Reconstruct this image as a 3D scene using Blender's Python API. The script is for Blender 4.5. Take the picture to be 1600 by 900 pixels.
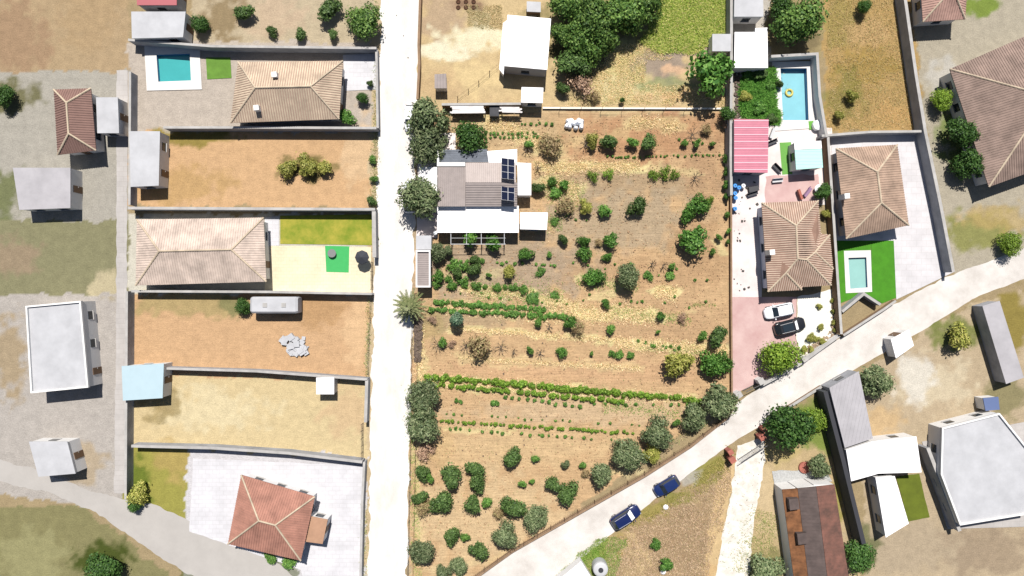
import bpy, math, random
import numpy as np
from mathutils import Vector
R = math.radians
random.seed(7); np.random.seed(7)
S = bpy.context.scene
for o in list(bpy.data.objects): bpy.data.objects.remove(o)
# ---------------------------------------------------------------- camera, light
CAMH, PX = 98.0, 11.0
cam = bpy.data.objects.new('camera', bpy.data.cameras.new('camera'))
S.collection.objects.link(cam); S.camera = cam
cam.location = (0, 0, CAMH)
cam.data.sensor_width = 36; cam.data.lens = 36 * CAMH / (1600 / PX)
cam.data.clip_end = 3000
SUN = Vector((0.035, 0.56, 1.0))
w = bpy.data.worlds.new('World'); S.world = w; w.use_nodes = True
nt = w.node_tree; bg = nt.nodes['Background']; sky = nt.nodes.new('ShaderNodeTexSky')
sky.sky_type = 'NISHITA'; sky.sun_disc = False
sky.sun_elevation = math.atan2(1, math.hypot(SUN.x, SUN.y)); sky.sun_rotation = math.atan2(SUN.x, SUN.y)
nt.links.new(sky.outputs[0], bg.inputs[0]); bg.inputs[1].default_value = 0.05
sl = bpy.data.lights.new('sun', 'SUN'); sl.energy = 5.0; sl.angle = R(0.5); sl.color = (1, 0.965, 0.91)
so = bpy.data.objects.new('sun', sl); S.collection.objects.link(so)
so.rotation_euler = (-SUN).to_track_quat('-Z', 'Y').to_euler(); so.location = (0, 30, 60)
S.view_settings.view_transform = 'Standard'; S.view_settings.look = 'None'
S.view_settings.exposure = 0.68; S.view_settings.gamma = 1
C = S.collection

# ---------------------------------------------------------------- helpers
def P(px, py, h=0.0):
    k = (CAMH - h) / CAMH / PX
    return ((px - 800) * k, (450 - py) * k)
def lin(c):
    c /= 255.0
    return c / 12.92 if c <= 0.04045 else ((c + 0.055) / 1.055) ** 2.4
def PH(r, g, b, k=0.47): return tuple(min(0.8, lin(v) * k) for v in (r, g, b))

def mat(name, col, rough=0.85, amt=0.0, scale=1.0, bump=0.0, bscale=None, metal=0.0, spec=0.3, stretch=None, col2=None, fine=0.0):
    m = bpy.data.materials.new(name); m.use_nodes = True
    n = m.node_tree.nodes; l = m.node_tree.links; b = n['Principled BSDF']
    b.inputs['Base Color'].default_value = (*col, 1); b.inputs['Roughness'].default_value = rough
    b.inputs['Metallic'].default_value = metal; b.inputs['Specular IOR Level'].default_value = spec
    if amt or bump or col2:
        tc = n.new('ShaderNodeNewGeometry'); src = tc.outputs['Position']
        if stretch:
            mp = n.new('ShaderNodeMapping'); mp.inputs['Scale'].default_value = stretch[:3]
            mp.inputs['Rotation'].default_value = (0, 0, stretch[3] if len(stretch) > 3 else 0)
            l.new(src, mp.inputs[0]); src = mp.outputs[0]
        ns = n.new('ShaderNodeTexNoise'); ns.inputs['Scale'].default_value = scale; ns.inputs['Detail'].default_value = 8; ns.inputs['Roughness'].default_value = 0.65
        l.new(src, ns.inputs['Vector'])
        if amt or col2:
            rp = n.new('ShaderNodeValToRGB'); rp.color_ramp.elements[0].position = 0.34; rp.color_ramp.elements[1].position = 0.66
            c2 = col2 or tuple(min(.9, c * (1 + amt)) for c in col)
            rp.color_ramp.elements[0].color = (*[c * (1 - amt) for c in col], 1); rp.color_ramp.elements[1].color = (*c2, 1)
            l.new(ns.outputs['Fac'], rp.inputs[0]); l.new(rp.outputs[0], b.inputs['Base Color'])
        if bump:
            bp = n.new('ShaderNodeBump'); bp.inputs['Strength'].default_value = bump; bp.inputs['Distance'].default_value = 0.1
            n2 = n.new('ShaderNodeTexNoise'); n2.inputs['Scale'].default_value = bscale or scale * 4; n2.inputs['Detail'].default_value = 6
            l.new(src, n2.inputs['Vector']); l.new(n2.outputs['Fac'], bp.inputs['Height']); l.new(bp.outputs[0], b.inputs['Normal'])
    return m

def leafmat(name, cols, rough=0.55, trans=0.3, br=1.45):
    m = bpy.data.materials.new(name); m.use_nodes = True
    n = m.node_tree.nodes; l = m.node_tree.links; b = n['Principled BSDF']; out = n['Material Output']
    g = n.new('ShaderNodeNewGeometry'); rp = n.new('ShaderNodeValToRGB')
    cols = [(c[0] * br * 1.15, c[1] * br, c[2] * br) for c in cols]
    e = rp.color_ramp.elements; e[0].color = (*cols[0], 1); e[1].color = (*cols[-1], 1)
    for i, c in enumerate(cols[1:-1]):
        x = e.new((i + 1) / (len(cols) - 1)); x.color = (*c, 1)
    oi = n.new('ShaderNodeObjectInfo')
    hs = n.new('ShaderNodeHueSaturation')
    mr = n.new('ShaderNodeMapRange'); mr.inputs['To Min'].default_value = 0.8; mr.inputs['To Max'].default_value = 1.22
    l.new(oi.outputs['Random'], mr.inputs['Value']); l.new(mr.outputs[0], hs.inputs['Value'])
    l.new(g.outputs['Random Per Island'], rp.inputs[0]); l.new(rp.outputs[0], hs.inputs['Color'])
    l.new(hs.outputs[0], b.inputs['Base Color']); b.inputs['Roughness'].default_value = rough; b.inputs['Specular IOR Level'].default_value = 0.25
    if trans:
        t = n.new('ShaderNodeBsdfTranslucent'); mx = n.new('ShaderNodeMixShader'); mx.inputs[0].default_value = trans
        l.new(hs.outputs[0], t.inputs[0]); l.new(b.outputs[0], mx.inputs[1]); l.new(t.outputs[0], mx.inputs[2]); l.new(mx.outputs[0], out.inputs[0])
    return m

class MB:
    def __init__(s): s.v = []; s.f = []
    def poly(s, pts):
        i = len(s.v); s.v += [tuple(p) for p in pts]; s.f.append(tuple(range(i, i + len(pts))))
    def prism(s, pts, z0, z1, bottom=False):
        n = len(pts); i = len(s.v)
        a = sum(pts[k][0] * pts[(k + 1) % n][1] - pts[(k + 1) % n][0] * pts[k][1] for k in range(n))
        if a < 0: pts = pts[::-1]
        s.v += [(p[0], p[1], z0) for p in pts] + [(p[0], p[1], z1) for p in pts]
        s.f.append(tuple(range(i + n, i + 2 * n)))
        if bottom: s.f.append(tuple(range(i + n - 1, i - 1, -1)))
        for k in range(n):
            j = (k + 1) % n; s.f.append((i + k, i + j, i + n + j, i + n + k))
        return s
    def box(s, cx, cy, z0, lx, ly, z1, a=0.0):
        c, q = math.cos(a), math.sin(a)
        return s.prism([(cx + x * c - y * q, cy + x * q + y * c) for x, y in ((-lx / 2, -ly / 2), (lx / 2, -ly / 2), (lx / 2, ly / 2), (-lx / 2, ly / 2))], z0, z1, True)
    def tube(s, p0, p1, r0, r1=None, n=6, cap=True):
        r1 = r0 if r1 is None else r1
        p0 = Vector(p0); p1 = Vector(p1); d = (p1 - p0)
        if d.length < 1e-6: return s
        d.normalize(); u = d.orthogonal().normalized(); v = d.cross(u); i = len(s.v)
        for p, r in ((p0, r0), (p1, r1)):
            for k in range(n):
                t = 2 * math.pi * k / n; s.v.append(tuple(p + u * math.cos(t) * r + v * math.sin(t) * r))
        for k in range(n):
            j = (k + 1) % n; s.f.append((i + k, i + j, i + n + j, i + n + k))
        if cap: s.f.append(tuple(range(i + n - 1, i - 1, -1))); s.f.append(tuple(range(i + n, i + 2 * n)))
        return s
    def lathe(s, cx, cy, prof, n=16):
        i = len(s.v)
        for r, z in prof:
            for k in range(n): t = 2 * math.pi * k / n; s.v.append((cx + r * math.cos(t), cy + r * math.sin(t), z))
        for a in range(len(prof) - 1):
            for k in range(n):
                j = (k + 1) % n; s.f.append((i + a * n + k, i + a * n + j, i + (a + 1) * n + j, i + (a + 1) * n + k))
        s.f.append(tuple(range(i + (len(prof) - 1) * n, i + len(prof) * n)))
        return s
    def mesh(s, name, m, off=(0, 0, 0), smooth=False):
        me = bpy.data.meshes.new(name)
        me.from_pydata([(x - off[0], y - off[1], z - off[2]) for x, y, z in s.v], [], s.f)
        if m: me.materials.append(m)
        if smooth: me.polygons.foreach_set('use_smooth', [True] * len(me.polygons))
        me.update(); return me

def tag(o, label=None, cat=None, group=None, kind=None):
    if label: o['label'] = label
    if cat: o['category'] = cat
    if group: o['group'] = group
    if kind: o['kind'] = kind
    return o
def empty(name, loc, label=None, cat=None, group=None):
    o = bpy.data.objects.new(name, None); C.objects.link(o); o.location = loc; o.empty_display_size = 0.3
    return tag(o, label, cat, group)
def part(root, name, mb, m, parent=None, smooth=False, label=None):
    o = bpy.data.objects.new(name, mb.mesh(name, m, root.location, smooth)); C.objects.link(o); o.parent = parent or root
    if label: o['label'] = label
    return o
def solo(name, mb, m, label=None, cat=None, group=None, kind=None, smooth=False):
    xs = [v[0] for v in mb.v]; ys = [v[1] for v in mb.v]; zs = [v[2] for v in mb.v]
    off = ((min(xs) + max(xs)) / 2, (min(ys) + max(ys)) / 2, min(zs))
    o = bpy.data.objects.new(name, mb.mesh(name, m, off, smooth)); C.objects.link(o); o.location = off
    return tag(o, label, cat, group, kind)
def obj(name, me, loc, label=None, cat=None, group=None, rot=0, sc=(1, 1, 1), parent=None):
    o = bpy.data.objects.new(name, me); C.objects.link(o); o.location = loc; o.rotation_euler = (0, 0, rot); o.scale = sc
    if parent: o.parent = parent
    return tag(o, label, cat, group)

# ---------------------------------------------------------------- value noise and polygons in numpy
_T = np.random.rand(256, 256)
def vnoise(x, y, s):
    x = x * s + 500; y = y * s + 500
    xi = np.floor(x).astype(int); yi = np.floor(y).astype(int); fx = x - xi; fy = y - yi
    fx = fx * fx * (3 - 2 * fx); fy = fy * fy * (3 - 2 * fy)
    g = lambda a, b: _T[a % 256, b % 256]
    return (g(xi, yi) * (1 - fx) + g(xi + 1, yi) * fx) * (1 - fy) + (g(xi, yi + 1) * (1 - fx) + g(xi + 1, yi + 1) * fx) * fy - 0.5
def fbm(x, y, s): return vnoise(x, y, s) + 0.5 * vnoise(x + 31, y + 7, s * 2.1) + 0.25 * vnoise(x + 71, y + 17, s * 4.3)
def inpoly(x, y, pts):
    r = np.zeros(x.shape, bool); n = len(pts)
    for i in range(n):
        x0, y0 = pts[i]; x1, y1 = pts[(i + 1) % n]
        if y0 == y1: continue
        c = ((y0 > y) != (y1 > y)) & (x < (x1 - x0) * (y - y0) / (y1 - y0) + x0); r ^= c
    return r
def segdist(x, y, a, b):
    ax, ay = a; bx, by = b; dx, dy = bx - ax, by - ay; L = dx * dx + dy * dy + 1e-9
    t = np.clip(((x - ax) * dx + (y - ay) * dy) / L, 0, 1)
    return np.hypot(x - ax - t * dx, y - ay - t * dy)

# ---------------------------------------------------------------- ground
POOLS = [[(1219, 107), (1260, 107), (1263, 188), (1223, 188)], [(245, 86), (297, 84), (299, 126), (248, 128)], [(1325, 403), (1353, 402), (1355, 449), (1328, 451)]]
def axis(lo, hi, step):
    a = np.arange(lo, hi + step, step); far = np.array([8, 25, 70, 200, 600])
    return np.concatenate([lo - far[::-1], a, a[-1] + far])
gx = axis(-78, 78, 0.3); gy = axis(-46, 46, 0.3)
X, Y = np.meshgrid(gx, gy); nx, ny = len(gx), len(gy)
wx = X + fbm(X, Y, 0.5) * 0.9 + vnoise(X, Y, 2) * 0.4; wy = Y + fbm(X + 99, Y, 0.5) * 0.9 + vnoise(X, Y + 50, 2) * 0.4
col = np.zeros((ny, nx, 3)); col[:] = PH(178, 158, 122)
till = np.zeros((ny, nx)); straw = np.zeros((ny, nx))
def W(pts): return [P(*p) for p in pts]
def paint(pts, c, op=1.0, t=None, hard=False, k=0.47):
    m = inpoly(X if hard else wx, Y if hard else wy, W(pts))
    col[m] = col[m] * (1 - op) + np.array(PH(*c, k)) * op
    if t is not None: till[m] = t
def blob(px, py, rx, ry, c, op=1.0, amp=0.8):
    cx, cy = P(px, py); d = np.hypot((wx - cx) / (rx / PX), (wy - cy) / (ry / PX)) + fbm(X + cx, Y, 0.8) * amp
    f = np.clip((1.15 - d) / 0.45, 0, 1)[..., None] * op
    col[:] = col * (1 - f) + np.array(PH(*c)) * f
def strip(a, b, wpx, c, op=0.9, st=1.0):
    d = segdist(wx, wy, P(*a), P(*b)) / (wpx / PX) + fbm(X * .6 + 5, Y * 1.6, 1.0) * 1.1
    f = np.clip((1.1 - d) / 0.4, 0, 1)
    straw[:] = np.maximum(straw, f * st); f = f[..., None] * op; col[:] = col * (1 - f) + np.array(PH(*c)) * f
# west side plots
paint([(-60, -60), (200, -60), (200, 112), (-60, 112)], (190, 165, 130)); blob(20, 60, 60, 60, (172, 140, 112), .7); blob(140, 20, 50, 60, (188, 160, 122), .6)
paint([(-60, 112), (200, 112), (200, 345), (-60, 345)], (186, 180, 168)); blob(15, 150, 50, 26, (128, 124, 92)); blob(10, 305, 30, 40, (120, 126, 80), .9)
paint([(-60, 345), (200, 345), (200, 470), (-60, 470)], (150, 146, 112)); blob(20, 400, 40, 30, (170, 148, 124), .8); blob(165, 455, 25, 30, (215, 200, 165), .8)
paint([(-60, 460), (200, 460), (200, 800), (-60, 760)], (196, 188, 180)); blob(15, 560, 25, 60, (178, 155, 118), .8); blob(125, 725, 40, 30, (190, 170, 140), .8)
paint([(-60, 790), (130, 790), (330, 960), (-60, 960)], (148, 142, 100)); blob(50, 870, 60, 40, (170, 165, 120), .7); blob(165, 880, 40, 40, (70, 84, 26), .9)
paint([(300, -60), (592, -60), (592, 66), (300, 66)], (205, 188, 158)); blob(350, 25, 35, 40, (150, 128, 92), .8); blob(430, 20, 50, 40, (214, 186, 158), .6)
paint([(200, 66), (590, 66), (590, 205), (200, 205)], (205, 192, 178))
paint([(200, 205), (590, 205), (585, 325), (200, 325)], (222, 182, 138), t=.2); blob(300, 215, 60, 14, (140, 130, 50), .8); blob(480, 262, 46, 21, (118, 110, 62), .9); blob(290, 290, 70, 30, (200, 164, 110), .7); blob(560, 240, 25, 60, (232, 200, 160), .7)
paint([(200, 335), (580, 335), (580, 458), (200, 458)], (222, 216, 200))
paint([(200, 458), (583, 458), (583, 590), (200, 590)], (220, 180, 138), t=.35); blob(300, 475, 110, 20, (182, 164, 114), .8); blob(370, 478, 30, 14, (112, 124, 80), .6); blob(490, 480, 50, 30, (190, 150, 104), .6); blob(560, 520, 24, 55, (236, 198, 154), .8)
paint([(200, 588), (583, 590), (580, 720), (200, 710)], (228, 206, 160), t=.1); blob(330, 640, 90, 30, (238, 222, 182), .7); blob(250, 630, 30, 30, (160, 140, 92), .7); blob(540, 640, 40, 40, (222, 190, 150), .7)
paint([(190, 696), (320, 700), (300, 880), (190, 800)], (170, 164, 84)); blob(215, 760, 22, 45, (98, 120, 40), .8); blob(270, 720, 30, 30, (200, 170, 110), .6)
paint([(290, 700), (580, 715), (575, 960), (290, 960)], (226, 222, 224)); paint([(270, 840), (390, 850), (470, 895), (470, 960), (290, 960)], (100, 108, 50), .7)
# road verges
paint([(583, -60), (600, -60), (592, 960), (568, 960)], (214, 192, 156)); paint([(646, -60), (664, -60), (650, 960), (632, 960)], (200, 178, 146))
# north plot
paint([(656, -60), (1142, -60), (1142, 175), (650, 175)], (222, 196, 150))
blob(690, 30, 34, 44, (198, 172, 142), .9); blob(727, 6, 26, 14, (158, 128, 104), .95); blob(740, 60, 70, 20, (250, 240, 205), .95); blob(690, 80, 50, 12, (252, 244, 214), .9); blob(750, 120, 50, 25, (238, 212, 160), .8); blob(745, 30, 20, 16, (176, 168, 130), .6); blob(690, 135, 40, 25, (208, 178, 138), .6)
blob(940, 60, 110, 70, (120, 116, 70), .7)
paint([(1020, -60), (1142, -60), (1142, 50), (1090, 80), (1000, 70), (1025, 20)], (150, 172, 72)); blob(1060, 40, 60, 35, (178, 184, 96), .7); blob(1130, 30, 12, 50, (90, 140, 50), .8); blob(1095, 25, 30, 20, (196, 188, 116), .6)
blob(985, 95, 50, 45, (226, 210, 150), .9); blob(1040, 98, 45, 26, (172, 154, 138), .95); blob(1080, 75, 30, 8, (172, 154, 138), .9); blob(1055, 112, 22, 8, (232, 192, 156), .9); blob(960, 140, 60, 18, (230, 214, 164), .9); blob(1040, 132, 50, 7, (150, 160, 112), .7); blob(1080, 148, 70, 8, (228, 192, 148), .9)
# the field
paint([(652, 176), (1141, 176), (1141, 622), (742, 912), (638, 912), (642, 470), (650, 380)], (219, 181, 143), t=1.0)
blob(780, 210, 120, 40, (208, 178, 142), .8); blob(1010, 215, 130, 42, (201, 153, 119), .85); blob(960, 290, 170, 26, (188, 162, 135), .8); blob(960, 345, 130, 50, (193, 170, 146), .85)
blob(800, 420, 150, 50, (187, 164, 144), .85); blob(1090, 390, 50, 60, (199, 161, 126), .8); blob(1100, 250, 40, 60, (193, 155, 124), .7); blob(1020, 430, 110, 30, (206, 167, 131), .7); blob(720, 500, 80, 16, (192, 166, 137), .8); blob(1040, 510, 110, 40, (207, 169, 134), .8)
blob(900, 580, 240, 22, (222, 179, 143), .8); blob(800, 700, 180, 30, (227, 193, 153), .8); blob(760, 820, 120, 90, (229, 197, 160), .9); blob(900, 645, 200, 20, (221, 190, 158), .8)
ST = (244, 226, 172)
for a, b, w_, op in [((835, 262), (1010, 260), 8, .8), ((1010, 260), (1100, 272), 5, .4), ((760, 190), (870, 240), 14, .45), ((845, 285), (905, 300), 12, .6), ((985, 188), (1060, 198), 12, .35), ((900, 488), (1030, 494), 9, .95), ((1022, 455), (1058, 457), 8, .9), ((720, 452), (830, 460), 6, .8), ((840, 465), (900, 480), 9, .8), ((690, 478), (900, 498), 8, .6), ((700, 512), (1010, 536), 5, .7), ((960, 536), (1140, 548), 6, .85), ((930, 462), (960, 460), 7, .5), ((720, 560), (1000, 575), 8, .3), ((655, 596), (900, 612), 8, .9), ((890, 616), (1090, 622), 6, .6), ((700, 668), (800, 676), 4, .6), ((700, 430), (800, 425), 8, .3), ((655, 520), (665, 600), 7, .5), ((650, 700), (655, 880), 5, .4), ((930, 745), (1010, 735), 5, .5), ((1120, 375), (1130, 395), 6, .6), ((900, 430), (970, 445), 6, .5), ((1000, 500), (1090, 490), 4, .35), ((830, 240), (980, 205), 8, .25), ((640, 900), (800, 870), 5, .2)]:
    strip(a, b, w_, ST, op, op)
blob(672, 510, 22, 30, (176, 158, 110), .5); blob(690, 700, 20, 30, (222, 186, 140), .5)
col[till >= 1.0] *= np.array([.975, 1.0, .93])
# east side
paint([(1143, -60), (1205, -60), (1210, 210), (1143, 200)], (206, 198, 186)); paint([(1155, 106), (1208, 106), (1216, 196), (1155, 192)], (80, 112, 44))
paint([(1200, -60), (1285, -60), (1285, 90), (1200, 90)], (176, 158, 116)); blob(1250, 60, 30, 30, (116, 104, 78), .6)
paint([(1283, -60), (1420, -60), (1440, 208), (1290, 208)], (194, 162, 108)); blob(1310, 40, 30, 50, (166, 152, 88), .7); blob(1350, 110, 50, 40, (176, 148, 84), .8); blob(1320, 150, 30, 40, (130, 132, 66), .6); blob(1400, 180, 40, 20, (206, 166, 110), .7); blob(1360, 50, 40, 20, (206, 172, 124), .7)
paint([(1420, -60), (1680, -60), (1680, 440), (1490, 430), (1445, 208)], (190, 180, 160)); blob(1530, 360, 60, 30, (150, 150, 84), .9); blob(1560, 340, 60, 20, (196, 170, 112), .7); blob(1530, 10, 30, 16, (126, 150, 50), .9); blob(1480, 130, 30, 40, (208, 204, 196), .7); blob(1500, 210, 30, 60, (120, 140, 62), .8)
# south of the lane
paint([(868, 912), (955, 838), (1060, 770), (1142, 698), (1150, 720), (1105, 912)], (192, 168, 128)); blob(1050, 830, 90, 70, (184, 156, 122), .9); blob(1075, 850, 50, 60, (172, 146, 114), .8); blob(910, 860, 34, 22, (112, 150, 52), .95); blob(890, 890, 20, 20, (130, 160, 66), .8); blob(1110, 735, 32, 22, (158, 152, 78), .9); blob(1060, 780, 30, 12, (146, 146, 70), .8); blob(1010, 800, 36, 14, (166, 154, 82), .8); blob(960, 850, 26, 22, (186, 164, 98), .7)
strip((985, 835), (1015, 880), 4, (226, 200, 150), .9, .3); strip((950, 835), (990, 862), 4, (222, 196, 150), .9, .3); strip((990, 862), (1000, 890), 4, (222, 196, 150), .9, .3); blob(1075, 745, 26, 12, (196, 190, 178), .8)
paint([(1128, 720), (1152, 712), (1125, 912), (1098, 912)], (226, 196, 148)); blob(1112, 890, 20, 10, (220, 184, 132), .7)
paint([(1188, 700), (1330, 590), (1300, 620), (1345, 912), (1160, 912)], (206, 182, 140)); blob(1280, 660, 30, 50, (128, 150, 66), .9); blob(1200, 780, 22, 60, (222, 198, 158), .8); blob(1200, 880, 40, 24, (130, 130, 80), .7); blob(1310, 760, 12, 60, (164, 158, 80), .8); blob(1225, 700, 26, 22, (196, 178, 118), .7)
paint([(1340, 590), (1400, 545), (1530, 470), (1680, 440), (1680, 960), (1350, 960)], (200, 180, 150)); blob(1460, 600, 60, 40, (222, 206, 176), .9); blob(1430, 590, 30, 40, (236, 230, 218), .8); blob(1500, 520, 40, 26, (128, 136, 72), .9); blob(1585, 500, 24, 60, (150, 134, 60), .9); blob(1380, 660, 30, 30, (218, 186, 140), .8); blob(1570, 620, 34, 34, (140, 134, 92), .8); blob(1450, 850, 120, 40, (190, 172, 146), .8); blob(1540, 860, 70, 40, (172, 152, 128), .8); blob(1350, 860, 24, 40, (110, 116, 74), .8)

Z = np.zeros((ny, nx)); Z -= till * (0.05 + 0.05 * vnoise(X * .2, Y * 1.0, 3.2) + .03 * vnoise(X, Y, 1.3))
hole = np.zeros((ny - 1, nx - 1), bool); cxx = (X[1:, 1:] + X[:-1, :-1]) / 2; cyy = (Y[1:, 1:] + Y[:-1, :-1]) / 2
for p in POOLS:
    q = W(p); m = inpoly(cxx, cyy, q)
    mm = m.copy()
    for dx in (-.35, .35):
        for dy in (-.35, .35): mm |= inpoly(cxx + dx, cyy + dy, q)
    hole |= mm
idx = np.arange(nx * ny).reshape(ny, nx)
q = np.stack([idx[:-1, :-1], idx[:-1, 1:], idx[1:, 1:], idx[1:, :-1]], -1)[~hole]
me = bpy.data.meshes.new('ground')
me.vertices.add(nx * ny); me.vertices.foreach_set('co', np.stack([X, Y, Z], -1).ravel())
nf = len(q); me.loops.add(nf * 4); me.loops.foreach_set('vertex_index', q.ravel().astype(np.int32))
me.polygons.add(nf); me.polygons.foreach_set('loop_start', np.arange(0, nf * 4, 4, dtype=np.int32)); me.polygons.foreach_set('loop_total', np.full(nf, 4, np.int32))
me.update(calc_edges=True); me.validate()
at = me.color_attributes.new('soil', 'FLOAT_COLOR', 'POINT')
at.data.foreach_set('color', np.concatenate([col, till[..., None]], -1).ravel())
st = me.attributes.new('straw', 'FLOAT', 'POINT'); st.data.foreach_set('value', straw.ravel())
gm = bpy.data.materials.new('soil'); gm.use_nodes = True; n = gm.node_tree.nodes; l = gm.node_tree.links; b = n['Principled BSDF']
b.inputs['Roughness'].default_value = .95; b.inputs['Specular IOR Level'].default_value = .1
av = n.new('ShaderNodeAttribute'); av.attribute_name = 'soil'; ag = n.new('ShaderNodeNewGeometry')
def noise(scale, stretch=(1, 1, 1), rot=0, detail=6):
    mp = n.new('ShaderNodeMapping'); mp.inputs['Scale'].default_value = stretch; mp.inputs['Rotation'].default_value = (0, 0, rot); l.new(ag.outputs['Position'], mp.inputs[0])
    t = n.new('ShaderNodeTexNoise'); t.inputs['Scale'].default_value = scale; t.inputs['Detail'].default_value = detail; t.inputs['Roughness'].default_value = .7; l.new(mp.outputs[0], t.inputs['Vector']); return t.outputs['Fac']
def rng(s, a, b_, c=.3, d=.7):
    r = n.new('ShaderNodeMapRange'); l.new(s, r.inputs['Value']); r.inputs['From Min'].default_value = c; r.inputs['From Max'].default_value = d; r.inputs['To Min'].default_value = a; r.inputs['To Max'].default_value = b_; return r.outputs[0]
def math_(op, a, b_):
    r = n.new('ShaderNodeMath'); r.operation = op
    for i, v in enumerate((a, b_)):
        if isinstance(v, (int, float)): r.inputs[i].default_value = v
        else: l.new(v, r.inputs[i])
    return r.outputs[0]
fine = rng(noise(6.0), .80, 1.20); med = rng(noise(.9), .86, 1.14); fur = noise(1.0, (.18, 2.6, 1), R(3.2)); fur2 = noise(3.0, (.1, 1.6, 1), R(3.2))
tl = av.outputs['Alpha']
fs = math_('ADD', math_('MULTIPLY', math_('SUBTRACT', rng(math_('ADD', math_('MULTIPLY', fur, .5), math_('MULTIPLY', fur2, .5)), .88, 1.14, .38, .62), 1.0), tl), 1.0)
v = math_('MULTIPLY', math_('MULTIPLY', fine, med), fs)
vm = n.new('ShaderNodeVectorMath'); vm.operation = 'SCALE'; l.new(av.outputs['Color'], vm.inputs[0]); l.new(v, vm.inputs['Scale']); l.new(vm.outputs[0], b.inputs['Base Color'])
bp = n.new('ShaderNodeBump'); bp.inputs['Strength'].default_value = .7; bp.inputs['Distance'].default_value = .12
l.new(math_('ADD', noise(4.0), math_('MULTIPLY', fur2, tl)), bp.inputs['Height']); l.new(bp.outputs[0], b.inputs['Normal'])
me.materials.append(gm); go = bpy.data.objects.new('ground', me); C.objects.link(go); tag(go, kind='structure')

# ---------------------------------------------------------------- flat sheets: roads, paving, lawns
def ragged(pts, amp, step=0.5):
    out = []; n_ = len(pts)
    for i in range(n_):
        a, b_ = pts[i], pts[(i + 1) % n_]; L = math.dist(a, b_); k = max(1, int(L / step))
        for j in range(k):
            t = j / k; x = a[0] + (b_[0] - a[0]) * t; y = a[1] + (b_[1] - a[1]) * t
            if j: x += float(fbm(np.array(x), np.array(y), .8)) * amp + random.uniform(-.1, .1) * amp; y += float(fbm(np.array(x) + 40, np.array(y), .8)) * amp + random.uniform(-.1, .1) * amp
            out.append((x, y))
    return out
SZ = 0.0
def sheet(name, pxpts, z, m, amp=0.0, label=None):
    global SZ; SZ += .004; z = SZ
    mb = MB(); pts = W(pxpts)
    if amp: pts = ragged(pts, amp)
    mb.prism(pts, -.02, z); return solo(name, mb, m, label=label, kind='structure')
def paving(name, c, size=1.0, rough=.85, var=.08):
    m = mat(name, c, rough, .1, .35, .08); n = m.node_tree.nodes; l = m.node_tree.links; b = n['Principled BSDF']; src = b.inputs['Base Color'].links[0].from_socket
    g = n.new('ShaderNodeNewGeometry'); bt = n.new('ShaderNodeTexBrick'); bt.inputs['Scale'].default_value = 1; bt.inputs['Brick Width'].default_value = size; bt.inputs['Row Height'].default_value = size * .6; bt.inputs['Mortar Size'].default_value = .03
    bt.inputs['Color1'].default_value = (1, 1, 1, 1); bt.inputs['Color2'].default_value = (1 - var * .6,) * 3 + (1,); bt.inputs['Mortar'].default_value = (.87, .86, .85, 1); l.new(g.outputs['Position'], bt.inputs['Vector'])
    mx = n.new('ShaderNodeMix'); mx.data_type = 'RGBA'; mx.blend_type = 'MULTIPLY'; mx.inputs[0].default_value = 1; l.new(src, mx.inputs[6]); l.new(bt.outputs['Color'], mx.inputs[7]); l.new(mx.outputs[2], b.inputs['Base Color']); return m
road_m = mat('road_gravel', PH(250, 243, 234, .49), .95, .08, .35, .45, 7, col2=PH(254, 250, 246, .56), stretch=(1, .35, 1))
lane_m = mat('lane_gravel', PH(236, 228, 220, .47), .95, .08, .3, .25, 9, col2=PH(246, 240, 234, .53))
sheet('dirt_road', [(597, -60), (656, -60), (648, 330), (645, 480), (636, 900), (636, 960), (572, 960), (575, 900), (584, 450)], .004, road_m, .5)
sheet('lane', [(690, 960), (741, 906), (800, 863), (905, 803), (1010, 743), (1080, 698), (1141, 650), (1153, 628), (1210, 590), (1310, 530), (1400, 474), (1480, 432), (1600, 388), (1700, 350), (1700, 396), (1600, 436), (1530, 462), (1455, 508), (1380, 552), (1290, 603), (1205, 655), (1145, 692), (1050, 760), (955, 835), (868, 905), (800, 960)], .008, lane_m, .2)
sheet('gravel_track', [(1152, 696), (1192, 684), (1196, 720), (1180, 800), (1170, 905), (1168, 960), (1105, 960), (1122, 880), (1140, 780), (1150, 720)], .012, mat('track_gravel', PH(246, 238, 224, .48), .95, .12, .8, .4, 8, col2=PH(252, 248, 240, .56)), .45)
grey_m = paving('grey_paving', PH(206, 200, 196, .5), 1.2)
sheet('west_lane', [(150, 770), (240, 788), (330, 830), (420, 868), (520, 960), (400, 960), (250, 870), (150, 800), (80, 770), (-60, 740), (-60, 700), (60, 735)], .004, mat('pale_lane', PH(206, 200, 194), .95, .06, .3, .2), .4)
sheet('west_path', [(182, 110), (200, 110), (198, 500), (196, 770), (178, 770), (182, 480)], .012, grey_m, .2)
pink_m = mat('pink_concrete', PH(232, 188, 184, .45), .85, .09, .35, .08, col2=PH(240, 206, 200, .46))
pale_m = mat('pale_concrete', PH(248, 230, 226, .50), .85, .07, .3, .08, col2=PH(250, 240, 236, .56))
cream_m = paving('cream_paving', PH(250, 236, 202, .52), .8)
white_p = paving('white_paving', PH(232, 230, 234, .52), 1.0)
sheet('pale_driveway', [(1144, 196), (1216, 196), (1300, 200), (1304, 320), (1190, 320), (1190, 464), (1144, 464)], .004, pale_m, .05)
sheet('pink_driveway', [(1144, 464), (1245, 464), (1243, 530), (1252, 560), (1230, 575), (1148, 615), (1144, 614)], .008, pink_m, .05)
sheet('pink_terrace', [(1196, 276), (1278, 272), (1284, 318), (1196, 318)], .012, pink_m, .3)
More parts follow.
